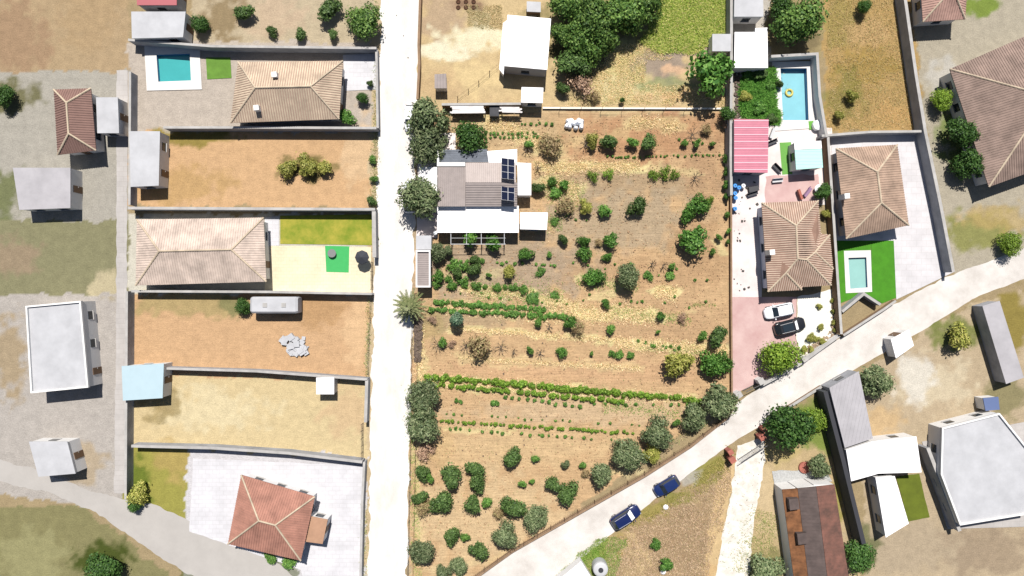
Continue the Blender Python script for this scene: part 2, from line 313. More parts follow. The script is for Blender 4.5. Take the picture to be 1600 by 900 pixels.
sheet('white_gravel_yard', [(1246, 464), (1300, 452), (1308, 528), (1252, 558), (1244, 530)], .012, mat('white_gravel', PH(252, 248, 236, .56), .95, .14, 5, .5, 14), .25)
sheet('grass_mat', [(1218, 223), (1236, 222), (1238, 272), (1222, 273)], .008, mat('artificial_turf', PH(126, 190, 92), .9, .05, 3), 0)
sheet('white_yard', [(302, 716), (572, 728), (566, 960), (490, 960), (470, 890), (296, 830)], .004, white_p, .1)
sheet('cream_terrace', [(415, 384), (580, 386), (580, 457), (414, 455)], .004, cream_m, 0)
sheet('side_path', [(414, 340), (436, 338), (436, 384), (414, 384)], .004, white_p, 0)
sheet('green_mat', [(508, 384), (546, 385), (545, 426), (510, 425)], .010, mat('green_carpet', PH(82, 200, 112), .9, .04, 2), 0)
lawn_m = mat('lawn_grass', PH(150, 176, 50), .95, .22, .5, .5, 12, col2=PH(196, 186, 76))
lawn2_m = mat('bright_lawn', PH(84, 158, 36), .95, .12, .8, .5, 12)
sheet('lawn', [(438, 337), (581, 335), (581, 383), (438, 381)], .008, lawn_m)
sheet('white_terrace', [(536, 86), (588, 84), (588, 140), (540, 142)], .004, white_p); sheet('pool_surround', [(322, 90), (360, 90), (362, 122), (324, 124)], .004, mat('small_lawn', PH(116, 160, 64), .95, .15, .8, .4, 12)); 
sheet('east_lawn', [(1361, 376), (1396, 376), (1400, 465), (1378, 474), (1350, 457), (1361, 455)], .004, lawn2_m, 0); sheet('east_lawn', [(1306, 376), (1319, 376), (1322, 457), (1350, 457), (1350, 459), (1312, 474)], .004, lawn2_m, 0); sheet('east_lawn', [(1319, 376), (1361, 376), (1360, 392.5), (1319, 392.5)], .004, lawn2_m, 0)
sheet('east_yard', [(1298, 214), (1442, 206), (1490, 425), (1400, 468), (1396, 376), (1304, 376)], .008, paving('east_paving', PH(230, 226, 228, .53), 1.4), 0)
sheet('rubble_path', [(1206, 736), (1256, 734), (1290, 738), (1300, 752), (1210, 762)], .004, mat('grey_gravel', PH(206, 206, 204), .95, .2, 5, .5, 12), .2)
sheet('south_lawn', [(1400, 745), (1436, 740), (1452, 808), (1418, 815)], .004, mat('dark_lawn', PH(112, 124, 36), .95, .15, .6, .4, 12), .1)
sheet('southeast_yard', [(1440, 690), (1700, 640), (1700, 820), (1480, 826)], .008, grey_m, 0)
sheet('house_yard', [(653, 250), (684, 250), (684, 372), (651, 372)], .008, pale_m, .1)
sheet('backyard', [(684, 208), (712, 208), (712, 236), (684, 236)], .008, pale_m, .1)

# ---------------------------------------------------------------- pools
water_m = mat('pool_water', PH(150, 214, 226, .55), .08, .06, .5, .12, 2, spec=.5)
tile_m = mat('pool_tile', (.05, .16, .34), .4)
deck_m = mat('pool_deck', PH(240, 236, 232, .55), .8, .05, .4, .05)
def pool(i, quad, out, water, drop, label, wc=None):
    q = W(quad); qo = W(out)
    cx = sum(p[0] for p in q) / 4; cy = sum(p[1] for p in q) / 4
    t = empty('swimming_pool', (cx, cy, 0), label, 'swimming pool')
    d = MB()
    for k in range(4):
        j = (k + 1) % 4; d.prism([q[k], q[j], qo[j], qo[k]], 0, .12)
    part(t, 'deck', d, deck_m)
    b_ = MB()
    for k in range(4):
        j = (k + 1) % 4; b_.poly([(*q[k], .118), (*q[j], .118), (*q[j], -1.6), (*q[k], -1.6)])
    b_.poly([(*p, -1.6) for p in q]); part(t, 'basin', b_, tile_m)
    w_ = MB(); w_.poly([(*p, -drop) for p in q]); part(t, 'water', w_, wc or water_m); return t
pool(0, POOLS[0], [(1206, 97), (1270, 96), (1276, 200), (1210, 205)], 0, .75, 'rectangular pool half full of pale blue water behind a white deck')
pool(1, POOLS[1], [(226, 72), (312, 70), (316, 140), (230, 142)], 0, .45, 'turquoise pool in the plot left of the long beige tiled roof', mat('turquoise_water', PH(90, 206, 206, .42), .05, .05, .5, .1, 2, spec=.5))
pool(2, POOLS[2], [(1318, 392), (1360, 391), (1362, 456), (1321, 458)], 0, .3, 'small pale pool set in the bright green lawn', mat('pale_water', PH(176, 228, 220, .45), .05, .05, .5, .1, 2, spec=.5))
# ring float
mb = MB(); cx, cy = P(1236, 143); nn = 20; i0 = 0
for a in range(nn):
    for c_ in range(8):
        A = 2 * math.pi * a / nn; B = 2 * math.pi * c_ / 8; r = .45 + .17 * math.cos(B); mb.v.append((cx + r * math.cos(A), cy + r * math.sin(A), -.66 + .17 * math.sin(B)))
for a in range(nn):
    for c_ in range(8): mb.f.append((a * 8 + c_, ((a + 1) % nn) * 8 + c_, ((a + 1) % nn) * 8 + (c_ + 1) % 8, a * 8 + (c_ + 1) % 8))
solo('pool_float', mb, mat('yellow_vinyl', PH(236, 224, 120), .4), 'round yellow swim ring floating on the pool water', 'pool float', smooth=True)

# ---------------------------------------------------------------- walls and fences
wallg = mat('grey_render', PH(190, 192, 198), .9, .2, .6, .15); wallw = mat('white_render', PH(246, 244, 242, .62), .85, .04, .6, .05)
wallb = mat('brown_block', PH(170, 140, 112), .95, .15, 1.5, .3); cop = mat('coping_stone', PH(206, 202, 198, .46), .85, .16, .7)
dark = mat('dark_metal', (.03, .03, .035), .5); wood = mat('weathered_wood', PH(150, 122, 96), .9, .2, 2); pale_metal = mat('pale_metal', PH(224, 224, 226, .5), .5)
def seg_quad(a, b_, t):
    dx, dy = b_[0] - a[0], b_[1] - a[1]; L = math.hypot(dx, dy) or 1; nx_, ny_ = -dy / L * t / 2, dx / L * t / 2
    return [(a[0] + nx_, a[1] + ny_), (b_[0] + nx_, b_[1] + ny_), (b_[0] - nx_, b_[1] - ny_), (a[0] - nx_, a[1] - ny_)]
def offs(pts, t):
    l_, r_ = [], []
    for i, p in enumerate(pts):
        d = Vector((0, 0))
        if i: d += (Vector(p) - Vector(pts[i - 1])).normalized()
        if i < len(pts) - 1: d += (Vector(pts[i + 1]) - Vector(p)).normalized()
        d.normalize(); nn_ = Vector((-d.y, d.x)); s_ = t / 2
        if 0 < i < len(pts) - 1:
            e = (Vector(p) - Vector(pts[i - 1])).normalized(); s_ /= max(.4, abs(nn_.dot(Vector((-e.y, e.x)))))
        l_.append((p[0] + nn_.x * s_, p[1] + nn_.y * s_)); r_.append((p[0] - nn_.x * s_, p[1] - nn_.y * s_))
    return l_ + r_[::-1]
def wall(pts, h, label, m=wallg, t=.25, cap=cop, cat='wall'):
    p = [P(a, b_, h) for a, b_ in pts]; mid = p[len(p) // 2]
    e = empty('boundary_wall', (mid[0], mid[1], 0), label, cat)
    part(e, 'wall_body', MB().prism(offs(p, t), -.05, h - .06), m); part(e, 'coping', MB().prism(offs(p, t + .08), h - .06, h, True), cap); return e
def fence(pts, h, label, step=2.5, m=dark, wires=3, mesh_=True, r=.035):
    p = [P(a, b_, h / 2) for a, b_ in pts]; e = empty('wire_fence', (*p[0], 0), label, 'fence'); wr = MB()
    for a, b_ in zip(p, p[1:]):
        L = math.dist(a, b_); k = max(1, int(L / step)); u = ((b_[0] - a[0]) / L, (b_[1] - a[1]) / L)
        for j in range(k + 1):
            x = a[0] + u[0] * L * j / k; y = a[1] + u[1] * L * j / k
            if j < k or b_ == p[-1]: part(e, 'post', MB().tube((x, y, 0), (x + random.uniform(-.05, .05), y + random.uniform(-.05, .05), h + .08), r, n=5), m)
        for i in range(wires):
            z = h * (i + 1) / wires; wr.tube((*a, z), (*b_, z), .014, n=3)
        if mesh_:
            s_ = 0
            while s_ < L:
                x = a[0] + u[0] * s_; y = a[1] + u[1] * s_; wr.tube((x, y, .05), (x, y, h), .008, n=3, cap=False); s_ += .35
    part(e, 'wire_mesh', wr, m); return e
wall([(1143, -20), (1143, 100), (1142, 250), (1143, 305)], 2.2, 'tall white block wall along the east edge of the field', wallg, .3)
wall([(1142.5, 306), (1143, 480), (1144, 616)], .7, 'low wall between the field and the pink driveway', wallb, .15, wallb)
wall([(657, -20), (654, 70), (655, 100), (652, 155)], 1.5, 'brown wall between the road and the sandy yard', wallb, .25, wallb)
wall([(690, 163), (815, 162)], 1.6, 'low wall behind the stacked corrugated sheets', wallb, .25)
wall([(848, 168.5), (1140, 169.5)], .35, 'long low white kerb wall closing the north side of the field', wallb, .16, mat('white_cap', PH(255, 246, 230, .6), .8))
# leaning posts of the north fence
p_root = empty('wire_fence', (*P(905, 172), 0), 'fence of thin leaning posts above the long white kerb wall', 'fence'); wr = MB()
for i in range(8):
    a = P(873 + i * 32.5, 176.5); part(p_root, 'post', MB().tube((*a, 0), (a[0] + .12, a[1] + .35, 1.7), .03, n=5), dark)
for z in (.6, 1.1, 1.6):
    a = P(873, 176.5); b_ = P(873 + 7 * 32.5, 176.5); wr.tube((a[0] + .1 * z / 1.7, a[1] + .35 * z / 1.7, z), (b_[0], b_[1] + .35 * z / 1.7, z), .01, n=3)
part(p_root, 'wire', wr, dark)
fence([(650, 458), (644, 470), (643, 560), (641, 720), (637, 910)], 1.4, 'dark wire mesh fence along the road side of the field')
fence([(652, 560), (649, 720), (645, 905)], 1.0, 'second wire fence inside the roadside mesh fence', 4, wood, 2, False)
wall([(740, 905), (800, 862), (905, 802), (1010, 742), (1080, 697), (1140, 650)], .45, 'low brown kerb wall between the orchard and the lane', wallb, .3, wallb)
fence([(736, 903), (798, 860), (903, 798), (1008, 738), (1078, 693), (1142, 648)], 1.2, 'wire fence on brown posts above the kerb wall by the lane', 2.2, wood, 3, True, .05)
fence([(715, 152), (748, 128), (782, 98)], 1.0, 'slanting wooden fence from the grey hut to the white warehouse', 1.6, wood, 2, False, .05)
wall([(200, 62), (330, 72), (588, 75)], 2.0, 'long grey wall on the north side of the beige tiled house', wallg)
wall([(588, 78), (590, 200)], 1.6, 'short wall facing the road in front of the beige tiled house', wallg)
wall([(255, 199), (400, 199), (588, 200)], 2.0, 'grey wall between the beige tiled house and the bare tan plot', wallg)
wall([(200, 325), (586, 327)], 2.0, 'wall on the north side of the yellow green lawn', wallg, .3)
wall([(584, 330), (585, 402)], 2.0, 'pale wall between the yellow green lawn and the road', wallg, .45)
wall([(205, 455), (420, 456), (581, 459)], 1.8, 'wall closing the south side of the cream terrace', wallw)
fence([(581, 410), (581, 452)], 1.7, 'dark sliding gate bars beside the cream terrace', 1, dark, 6, True)
fence([(580, 465), (576, 530), (575, 585)], 1.3, 'wire fence along the road in front of the tan plot with the tank')
wall([(205, 574), (400, 580), (574, 593)], 1.8, 'wall running from the pale blue roof past the white shed to the road', wallg)
wall([(573, 594), (571, 660)], 1.8, 'pale wall on the road side of the white shed', wallg, .35)
fence([(566, 662), (566, 718)], 1.5, 'dark gate on the road side of the yellow plot', 1, dark, 5, True)
wall([(205, 697), (330, 700), (450, 708), (566, 722)], 1.8, 'wall between the yellow plot and the white yard', wallg, .3)
wall([(569, 722), (566, 780), (563, 910)], 1.6, 'wall between the white yard and the road', wallg)
wall([(203, 112), (202, 320)], 1.8, 'wall left of the bare tan plot', wallg); wall([(198, 455), (196, 780)], 1.8, 'long wall beside the west path and the pale blue roof', wallg)
wall([(1205, 88), (1277, 84), (1281, 150), (1292, 214)], 1.9, 'white wall around the top and right of the blue pool', wallw, .3)
wall([(1294, 214), (1302, 330), (1310, 450), (1315, 522)], 1.8, 'wall between the hipped tile house and its eastern neighbour', wallb, .28)
wall([(1312, 524), (1285, 543), (1262, 560), (1245, 572)], 1.1, 'pale garden wall between the white gravel yard and the lane', wallw, .35)
wall([(1238, 573), (1216, 588), (1192, 601)], 1.1, 'pale wall below the round clipped tree', wallw, .35)
wall([(1284, 212), (1360, 206), (1440, 205)], 1.8, 'wall between the dry grass lot and the paved yard', wallg)
wall([(1412, -20), (1432, 120), (1446, 205), (1470, 320), (1490, 425)], 2.2, 'long leaning grey wall right of the paved yard', wallg, .35)
wall([(1316, 487), (1350, 459), (1376, 476)], 1.4, 'angled wall at the lower tip of the bright lawn', wallg, .3)
wall([(1318, 524), (1380, 484), (1400, 470)], 1.0, 'low wall between the angled entrance and the lane', wallb, .25)
wall([(1290, 612), (1318, 720), (1350, 850)], 3.0, 'tall dark wall left of the grey metal roofs', mat('dark_wall', (.04, .045, .05), .8, .1, 1), .5, dark)
wall([(1200, 655), (1240, 632), (1284, 604)], .6, 'rough kerb wall on the lane above the big dark tree', wallb, .3)
wall([(1450, 700), (1500, 830)], 2.2, 'wall between the green courtyard and the large white block', wallg, .4)

# gates and entrances
red_m = mat('brick_red', PH(196, 120, 104), .9, .15, 2)
def gate(a, b_, h, label, thick=.05):
    a = P(*a); b_ = P(*b_); e = empty('metal_gate', (*a, 0), label, 'gate'); L = math.dist(a, b_); u = ((b_[0] - a[0]) / L, (b_[1] - a[1]) / L)
    f = MB(); f.tube((*a, .15), (*b_, .15), thick); f.tube((*a, h), (*b_, h), thick); part(e, 'gate_frame', f, dark)
    g = MB(); k = int(L / .18)
    for j in range(k + 1): g.tube((a[0] + u[0] * L * j / k, a[1] + u[1] * L * j / k, .1), (a[0] + u[0] * L * j / k, a[1] + u[1] * L * j / k, h), .018, n=4)
    part(e, 'gate_bars', g, dark); return e
def pillar(px, py, label, h=1.9, w_=.55, m=wallw, a=.55):
    x, y = P(px, py, h); e = empty('gate_pillar', (x, y, 0), label, 'gate pillar', 'gate pillars')
    part(e, 'shaft', MB().box(x, y, 0, w_, w_, h - .12, a), m); part(e, 'cap', MB().box(x, y, h - .12, w_ + .15, w_ + .15, h, a), red_m if m is red_m else cop)
gate((1152, 718), (1192, 692), 1.7, 'black bar gate across the gravel track')
pillar(1142, 707, 'red brick gate pillar left of the gravel track, upper of two', m=red_m); pillar(1145, 719, 'red brick gate pillar left of the gravel track, lower of two', 1.8, .7, red_m)
pillar(1196, 672, 'red brick gate pillar beside the big dark tree, upper of two', m=red_m); pillar(1192, 684, 'red brick gate pillar beside the big dark tree, lower of two', 1.8, .7, red_m)
gate((1160, 610), (1186, 597), 1.6, 'grey sliding gate at the foot of the pink driveway'); pillar(1155, 617, 'pale pillar at the lower left end of the driveway gate', 1.7, .7); pillar(1190, 596, 'pale pillar at the upper right end of the driveway gate', 1.8, .7); pillar(1258, 561, 'pale pillar beside the gravel yard garden wall', 1.6, .6)

# ---------------------------------------------------------------- buildings
glass = mat('window_glass', (.015, .022, .03), .12, spec=.4); doorm = mat('door_wood', (.12, .07, .04), .6)
whiteroof = mat('white_roof', PH(255, 252, 252, .68), .6, .03, .5); greyroof = mat('grey_sheet_roof', PH(202, 198, 202, .46), .6, .1, .5); offroof = mat('offwhite_roof', PH(222, 222, 226, .44), .7, .1, .45)
shaded_beige_t = mat('shaded_beige_tiles', PH(168, 134, 116, .48), .85, .2, .8); pinkt = mat('salmon_tiles', PH(206, 166, 152, .5), 0.85, .24, .55); redt = mat('red_tiles', PH(196, 142, 124), 0.85, .24, .55); mauve = mat('mauve_tiles', PH(170, 146, 134), 0.85, .24, .55)  # beige base is darkened to paint shade into the gaps between tile ribs
tan_t = mat('light_tan_tiles', PH(222, 202, 176, .5), 0.85, .24, .55); grey_t = mat('grey_cement_tiles', PH(176, 164, 160, .52), .85, .08, 1); sunlit_grey_t = mat('sunlit_cement_tiles', PH(208, 194, 188, .5), .85, .07, 1)  # pale cement copy has the sunlit brightness of the north slope painted in
def inset(pts, d):
    n_ = len(pts); a = sum(pts[k][0] * pts[(k + 1) % n_][1] - pts[(k + 1) % n_][0] * pts[k][1] for k in range(n_))
    if a < 0: pts = pts[::-1]
    out = []
    for i in range(n_):
        p0, p1, p2 = Vector(pts[i - 1]), Vector(pts[i]), Vector(pts[(i + 1) % n_]); e1 = (p1 - p0).normalized(); e2 = (p2 - p1).normalized()
        n1 = Vector((-e1.y, e1.x)); n2 = Vector((-e2.y, e2.x)); bb = (n1 + n2); bb = bb / max(.3, bb.dot(n1)); out.append((p1.x + bb.x * d, p1.y + bb.y * d))
    return out
def openings(e, base, h, every=3.2, doors=1):
    n_ = len(base); done = 0
    for i in range(n_):
        a = Vector(base[i]); b_ = Vector(base[(i + 1) % n_]); L = (b_ - a).length
        if L < 2.4: continue
        k = max(1, int(L / every)); u = (b_ - a) / L; nn_ = Vector((u.y, -u.x)); ang = math.atan2(u.y, u.x)
        for j in range(k):
            c_ = a + u * L * (j + .5) / k
            if done < doors and j == 0 and i >= 1 - (n_ < 2):
                done += 1; d = part(e, 'door', MB().box(c_.x + nn_.x * .02, c_.y + nn_.y * .02, 0, .95, .09, min(2.05, h - .2), ang), doorm)
                part(e, 'handle', MB().box(c_.x + nn_.x * .08 + u.x * .35, c_.y + nn_.y * .08 + u.y * .35, 1.0, .12, .06, 1.05, ang), pale_metal, d)
            elif h > 2.3:
                w_ = part(e, 'window', MB().box(c_.x + nn_.x * .01, c_.y + nn_.y * .01, 1.0, 1.1, .08, 2.0, ang), glass)
                part(e, 'sill', MB().box(c_.x + nn_.x * .08, c_.y + nn_.y * .08, .92, 1.25, .18, .98, ang), cop, w_)
def flat(name, quad, h, label, rm=whiteroof, wm=wallw, cat='building', over=.0, parapet=False, doors=1, slab=.14, ribs=None, hs=None, every=3.2):
    hs = hs or [h] * len(quad)
    top = [(*P(a, b_, hh), hh) for (a, b_), hh in zip(quad, hs)]; xy = [(p[0], p[1]) for p in top]
    cx = sum(p[0] for p in xy) / len(xy); cy = sum(p[1] for p in xy) / len(xy)
    e = empty(name, (cx, cy, 0), label, cat); base = inset(xy, .08 + over)
    part(e, 'wall', MB().prism(base, -.05, min(hs) - slab - .004), wm)
    r = MB(); n_ = len(top); i0 = 0
    r.v += [(x, y, z - slab) for x, y, z in top] + top; a = sum(xy[k][0] * xy[(k + 1) % n_][1] - xy[(k + 1) % n_][0] * xy[k][1] for k in range(n_))
    o = range(n_) if a > 0 else range(n_ - 1, -1, -1); o = list(o)
    r.f.append(tuple(n_ + k for k in o)); r.f.append(tuple(k for k in o[::-1]))
    for q_ in range(n_): k, j = o[q_], o[(q_ + 1) % n_]; r.f.append((k, j, n_ + j, n_ + k))
    ro = part(e, 'roof', r, rm)
    if ribs: rr = MB(); rib_tris(rr, [top], ribs[0], ribs[1], ribs[2]); part(e, 'roof_ribs', rr, ribs[3] if len(ribs) > 3 else rm, ro)
    if parapet:
        pm = MB(); inn = inset(xy, .22); ccw = xy if a > 0 else xy[::-1]
        for k in range(n_): j = (k + 1) % n_; pm.prism([ccw[k], ccw[j], inn[j], inn[k]], h + .002, h + .3)
        part(e, 'parapet', pm, wallw)
    if doors is not None: openings(e, base, min(hs) - slab, every, doors)
    return e
def rib_tris(mb, faces, direction, step, r, closed=False):
    """half-round ribs laid down the slope direction (dx, dy) on planar faces"""
    dx, dy = direction; L = math.hypot(dx, dy); dx /= L; dy /= L; ux, uy = -dy, dx
    for f in faces:
        for k in range(1, len(f) - 1):
            t = [Vector(f[0]), Vector(f[k]), Vector(f[k + 1])]
            us = [p.x * ux + p.y * uy for p in t]; nrm = (t[1] - t[0]).cross(t[2] - t[0])
            if nrm.length < 1e-6: continue
            nrm.normalize()
            if nrm.z < 0: nrm = -nrm
            s = math.ceil(min(us) / step) * step
            while s < max(us):
                pts = []
                for i in range(3):
                    a, b_ = us[i], us[(i + 1) % 3]
                    if (a - s) * (b_ - s) < 0: pts.append(t[i] + (t[(i + 1) % 3] - t[i]) * ((s - a) / (b_ - a)))
                if len(pts) == 2 and (pts[1] - pts[0]).length > .05:
                    side = Vector((ux, uy, 0)); side -= nrm * side.dot(nrm); side.normalize(); i = len(mb.v)
                    for p in pts:
                        for cs, sn in ((-1, -.02), (-.6, .8), (.6, .8), (1, -.02)): mb.v.append(tuple(p + side * cs * r + nrm * sn * r))
                    for q_ in range(3): mb.f.append((i + q_, i + q_ + 1, i + 5 + q_, i + 4 + q_))
                    mb.f += [(i, i + 3, i + 2, i + 1), (i + 4, i + 5, i + 6, i + 7)]
                s += step
def tiled(name, V, faces, base_px, eave, label, tm, wm=wallw, step=.3, r=.07, ridges=(), chim=(), walls_from=None, cat='house', ribm=None):
    """V: {key: (px, py, h)}; faces: [(keys, slope direction in world xy)]"""
    W3 = {k: (*P(a, b_, h), h) for k, (a, b_, h) in V.items()}
    bp_ = [P(a, b_, eave) for a, b_ in base_px]; cx = sum(p[0] for p in bp_) / len(bp_); cy = sum(p[1] for p in bp_) / len(bp_)
    e = empty(name, (cx, cy, 0), label, cat); bs = inset(bp_, .45)
    part(e, 'wall', MB().prism(bs, -.05, eave - .16), wm)
    rf = MB(); rb = MB()
    for ks, d in faces:
        f = [W3[k] for k in ks]; rf.poly(f); rf.poly([(x, y, z - .13) for x, y, z in f[::-1]]); rib_tris(rb, [f], d, step, r)
    b2 = bp_ if True else bp_
    for k in range(len(b2)):
        j = (k + 1) % len(b2); rf.poly([(*b2[k], eave - .13), (*b2[j], eave - .13), (*b2[j], eave), (*b2[k], eave)])
    ro = part(e, 'roof', rf, tm); part(e, 'tile_rows', rb, ribm or tm, ro)
    rd = MB()
    for a, b_ in ridges: A = Vector(W3[a]); B = Vector(W3[b_]); rd.tube(A + Vector((0, 0, .03)), B + Vector((0, 0, .03)), .13, n=6)
    if ridges: part(e, 'ridge_cap', rd, tan_t, ro)
    for (a, b_, h) in chim:
        x, y = P(a, b_, h); c_ = part(e, 'chimney', MB().box(x, y, eave, .7, .7, h, .1), wallw, ro)
    openings(e, bs, eave - .2); return e
def hip(name, quad, eave, ridge, label, tm, wm=wallw, step=.33, r=.075, along=None, chim=(), ribm=None):
    q = [Vector(P(a, b_, eave)) for a, b_ in quad]; L01 = (q[1] - q[0]).length; L12 = (q[2] - q[1]).length
    if L01 < L12: q = q[1:] + q[:1]; quad = quad[1:] + quad[:1]; L01, L12 = L12, L01
    m0 = (q[0] + q[3]) / 2; m1 = (q[1] + q[2]) / 2; u = (m1 - m0).normalized(); A = m0 + u * L12 * .45; B = m1 - u * L12 * .45
    inv = lambda v, h: (800 + v.x * PX * CAMH / (CAMH - h), 450 - v.y * PX * CAMH / (CAMH - h), h)
    V = {i: (*quad[i], eave) for i in range(4)}; V['A'] = inv(A, ridge); V['B'] = inv(B, ridge)
    nrm = Vector((-u.y, u.x))
    return tiled(name, V, [((0, 1, 'B', 'A'), nrm), ((2, 3, 'A', 'B'), nrm), ((1, 2, 'B'), u), ((3, 0, 'A'), u)], quad, eave, label, tm, wm, step, r, [('A', 'B'), (0, 'A'), (3, 'A'), (1, 'B'), (2, 'B')], chim, ribm=ribm)

# hipped house on the east plot
E = 3.1
def zp(x, y): return (1130 + x * .2, 290 + y * .2)
V = {'TL': (*zp(300, 135), E), 'TR': (*zp(742, 118), E), 'R1': (*zp(762, 375), E), 'NE': (*zp(832, 385), E), 'E2': (*zp(858, 650), E), 'BR': (*zp(842, 778), E), 'B2': (*zp(620, 792), E), 'B3': (*zp(612, 815), E), 'BL': (*zp(348, 828), E),
     'T': (*zp(570, 312), 4.9), 'H': (*zp(582, 572), 4.9), 'H2': (*zp(650, 578), 4.7), 'S': (*zp(490, 682), 4.1), 'N': (*zp(718, 520), 4.05)}
tiled('tiled_house', V, [(('TL', 'BL', 'S', 'H', 'T'), (1, 0.03)), (('TL', 'T', 'TR'), (.05, 1)), (('T', 'H', 'H2', 'N', 'R1', 'TR'), (1, .03)), (('R1', 'N', 'NE'), (1, .3)), (('NE', 'N', 'E2'), (1, -.05)), (('N', 'H2', 'BR', 'E2'), (1, -.1)), (('H', 'S', 'B2', 'BR', 'H2'), (0.05, 1)), (('S', 'BL', 'B3'), (.05, 1)), (('S', 'B3', 'B2'), (.3, 1))],
      [zp(300, 135), zp(742, 118), zp(762, 375), zp(832, 385), zp(858, 650), zp(842, 778), zp(620, 792), zp(612, 815), zp(348, 828)], E, 'large hipped house with ribbed beige roof tiles beside the pink driveway', shaded_beige_t, mat('blue_white_wall', PH(226, 230, 244, .55), .85),
      .3, .085, [('TL', 'T'), ('TR', 'T'), ('T', 'H'), ('H', 'H2'), ('H', 'S'), ('S', 'BL'), ('S', 'B3'), ('H2', 'BR'), ('N', 'H2'), ('N', 'NE'), ('N', 'E2')], [(1207, 394, 4.9)], ribm=mat('light_beige_tiles', PH(220, 194, 174, .52), .85, .22, .7))
# farmhouse in the field, built from lean-to and gabled wings
fx, fy = P(745, 290)
fh = empty('farmhouse', (fx, fy, 0), 'low white farmhouse with grey tiled roofs and solar panels beside the road', 'house')
def roofpart(root, name, quad, rm, slab=.12, wallm=wallw, over=.05, ribs=None, ribm=None, wbase=True):
    top = [(*P(a, b_, h), h) for a, b_, h in quad]; xy = [(p[0], p[1]) for p in top]
    if wbase: part(root, 'wall', MB().prism(inset(xy, over), -.05, min(p[2] for p in top) - slab - .003), wallm)
    r = MB(); n_ = 4; a = sum(xy[k][0] * xy[(k + 1) % n_][1] - xy[(k + 1) % n_][0] * xy[k][1] for k in range(n_))
    if a < 0: top = top[::-1]
    r.v += [(x, y, z - slab) for x, y, z in top] + top; r.f += [(4, 5, 6, 7), (3, 2, 1, 0)]
    for k in range(4): j = (k + 1) % 4; r.f.append((k, j, 4 + j, 4 + k))
    ro = part(root, name, r, rm)
    if ribs: rr = MB(); rib_tris(rr, [top], ribs[0], ribs[1], ribs[2]); part(root, 'tile_rows', rr, ribm or rm, ro)
    return ro
roofpart(fh, 'roof', [(684, 261, 3.0), (727, 261, 3.0), (727, 322.5, 3.5), (684, 322.5, 3.5)], grey_t, ribs=((0, 1), .28, .06))
roofpart(fh, 'roof', [(727.5, 254, 3.1), (806, 254, 3.1), (806, 285, 4.1), (727.5, 285, 4.1)], sunlit_grey_t, ribs=((0, 1), .28, .05))
roofpart(fh, 'roof', [(727.5, 285.3, 4.1), (808, 285.3, 4.1), (808, 322.5, 3.2), (727.5, 322.5, 3.2)], grey_t, ribs=((1, 0), .32, .07))
roofpart(fh, 'roof', [(686, 234, 2.5), (761, 233, 2.5), (764, 253, 2.6), (686, 253, 2.6)], mat('dark_tarp', (.1, .11, .13), .8, .2, 1), ribs=((1, 0), .3, .04))
roofpart(fh, 'roof_terrace', [(761, 236, 2.75), (808, 233, 2.75), (808, 258, 2.75), (764, 257, 2.75)], whiteroof)
roofpart(fh, 'side_roof', [(808.5, 254, 2.7), (830, 255, 2.6), (830, 305, 2.6), (809, 305, 2.7)], whiteroof)
part(fh, 'parapet', MB().prism([P(683, 254, 2.9), P(727, 254, 2.9), P(727, 260, 2.9), P(683, 260, 2.9)], 2.3, 3.1), wallw)
part(fh, 'parapet', MB().prism([P(683, 234, 2.9), P(686, 234, 2.9), P(686, 255, 2.9), P(683, 255, 2.9)], 0, 3.0), wallw)
por = empty('porch', (*P(747, 343), 0), 'wide white porch roof with pergola frame on the south of the farmhouse', 'porch')
top = [P(683, 323, 2.6), P(810.5, 321.5, 2.6), P(810.5, 363.5, 2.6), P(683, 363.5, 2.6)]
part(por, 'roof', MB().prism(top, 2.5, 2.6, True), whiteroof)
sb = MB(); rib_tris(sb, [[(*p, 2.601) for p in top]], (0, 1), 1.05, .025); part(por, 'roof_seam', sb, whiteroof)
part(por, 'back_wall', MB().prism([P(684, 324, 2), P(809, 323, 2), P(809, 326, 2), P(684, 327, 2)], 0, 2.49), wallw)
for x in (684.5, 725, 767, 809): part(por, 'post', MB().box(*P(x, 362, 2.6), 0, .12, .12, 2.49), pale_metal)
pg = MB()
for x in (704.5, 729, 752, 788): pg.tube((*P(x, 364, 2.4), 2.4), (*P(x, 382, 2.4), 2.4), .05)
pg.tube((*P(704, 381.5, 2.4), 2.4), (*P(790, 381.5, 2.4), 2.4), .05); pg.tube((*P(704, 372, 2.4), 2.4), (*P(790, 372, 2.4), 2.4), .03); part(por, 'pergola_frame', pg, pale_metal)
for x in (704.5, 729, 752, 788): part(por, 'post', MB().tube((*P(x, 381.5, 2.4), 0), (*P(x, 381.5, 2.4), 2.4), .05), pale_metal)
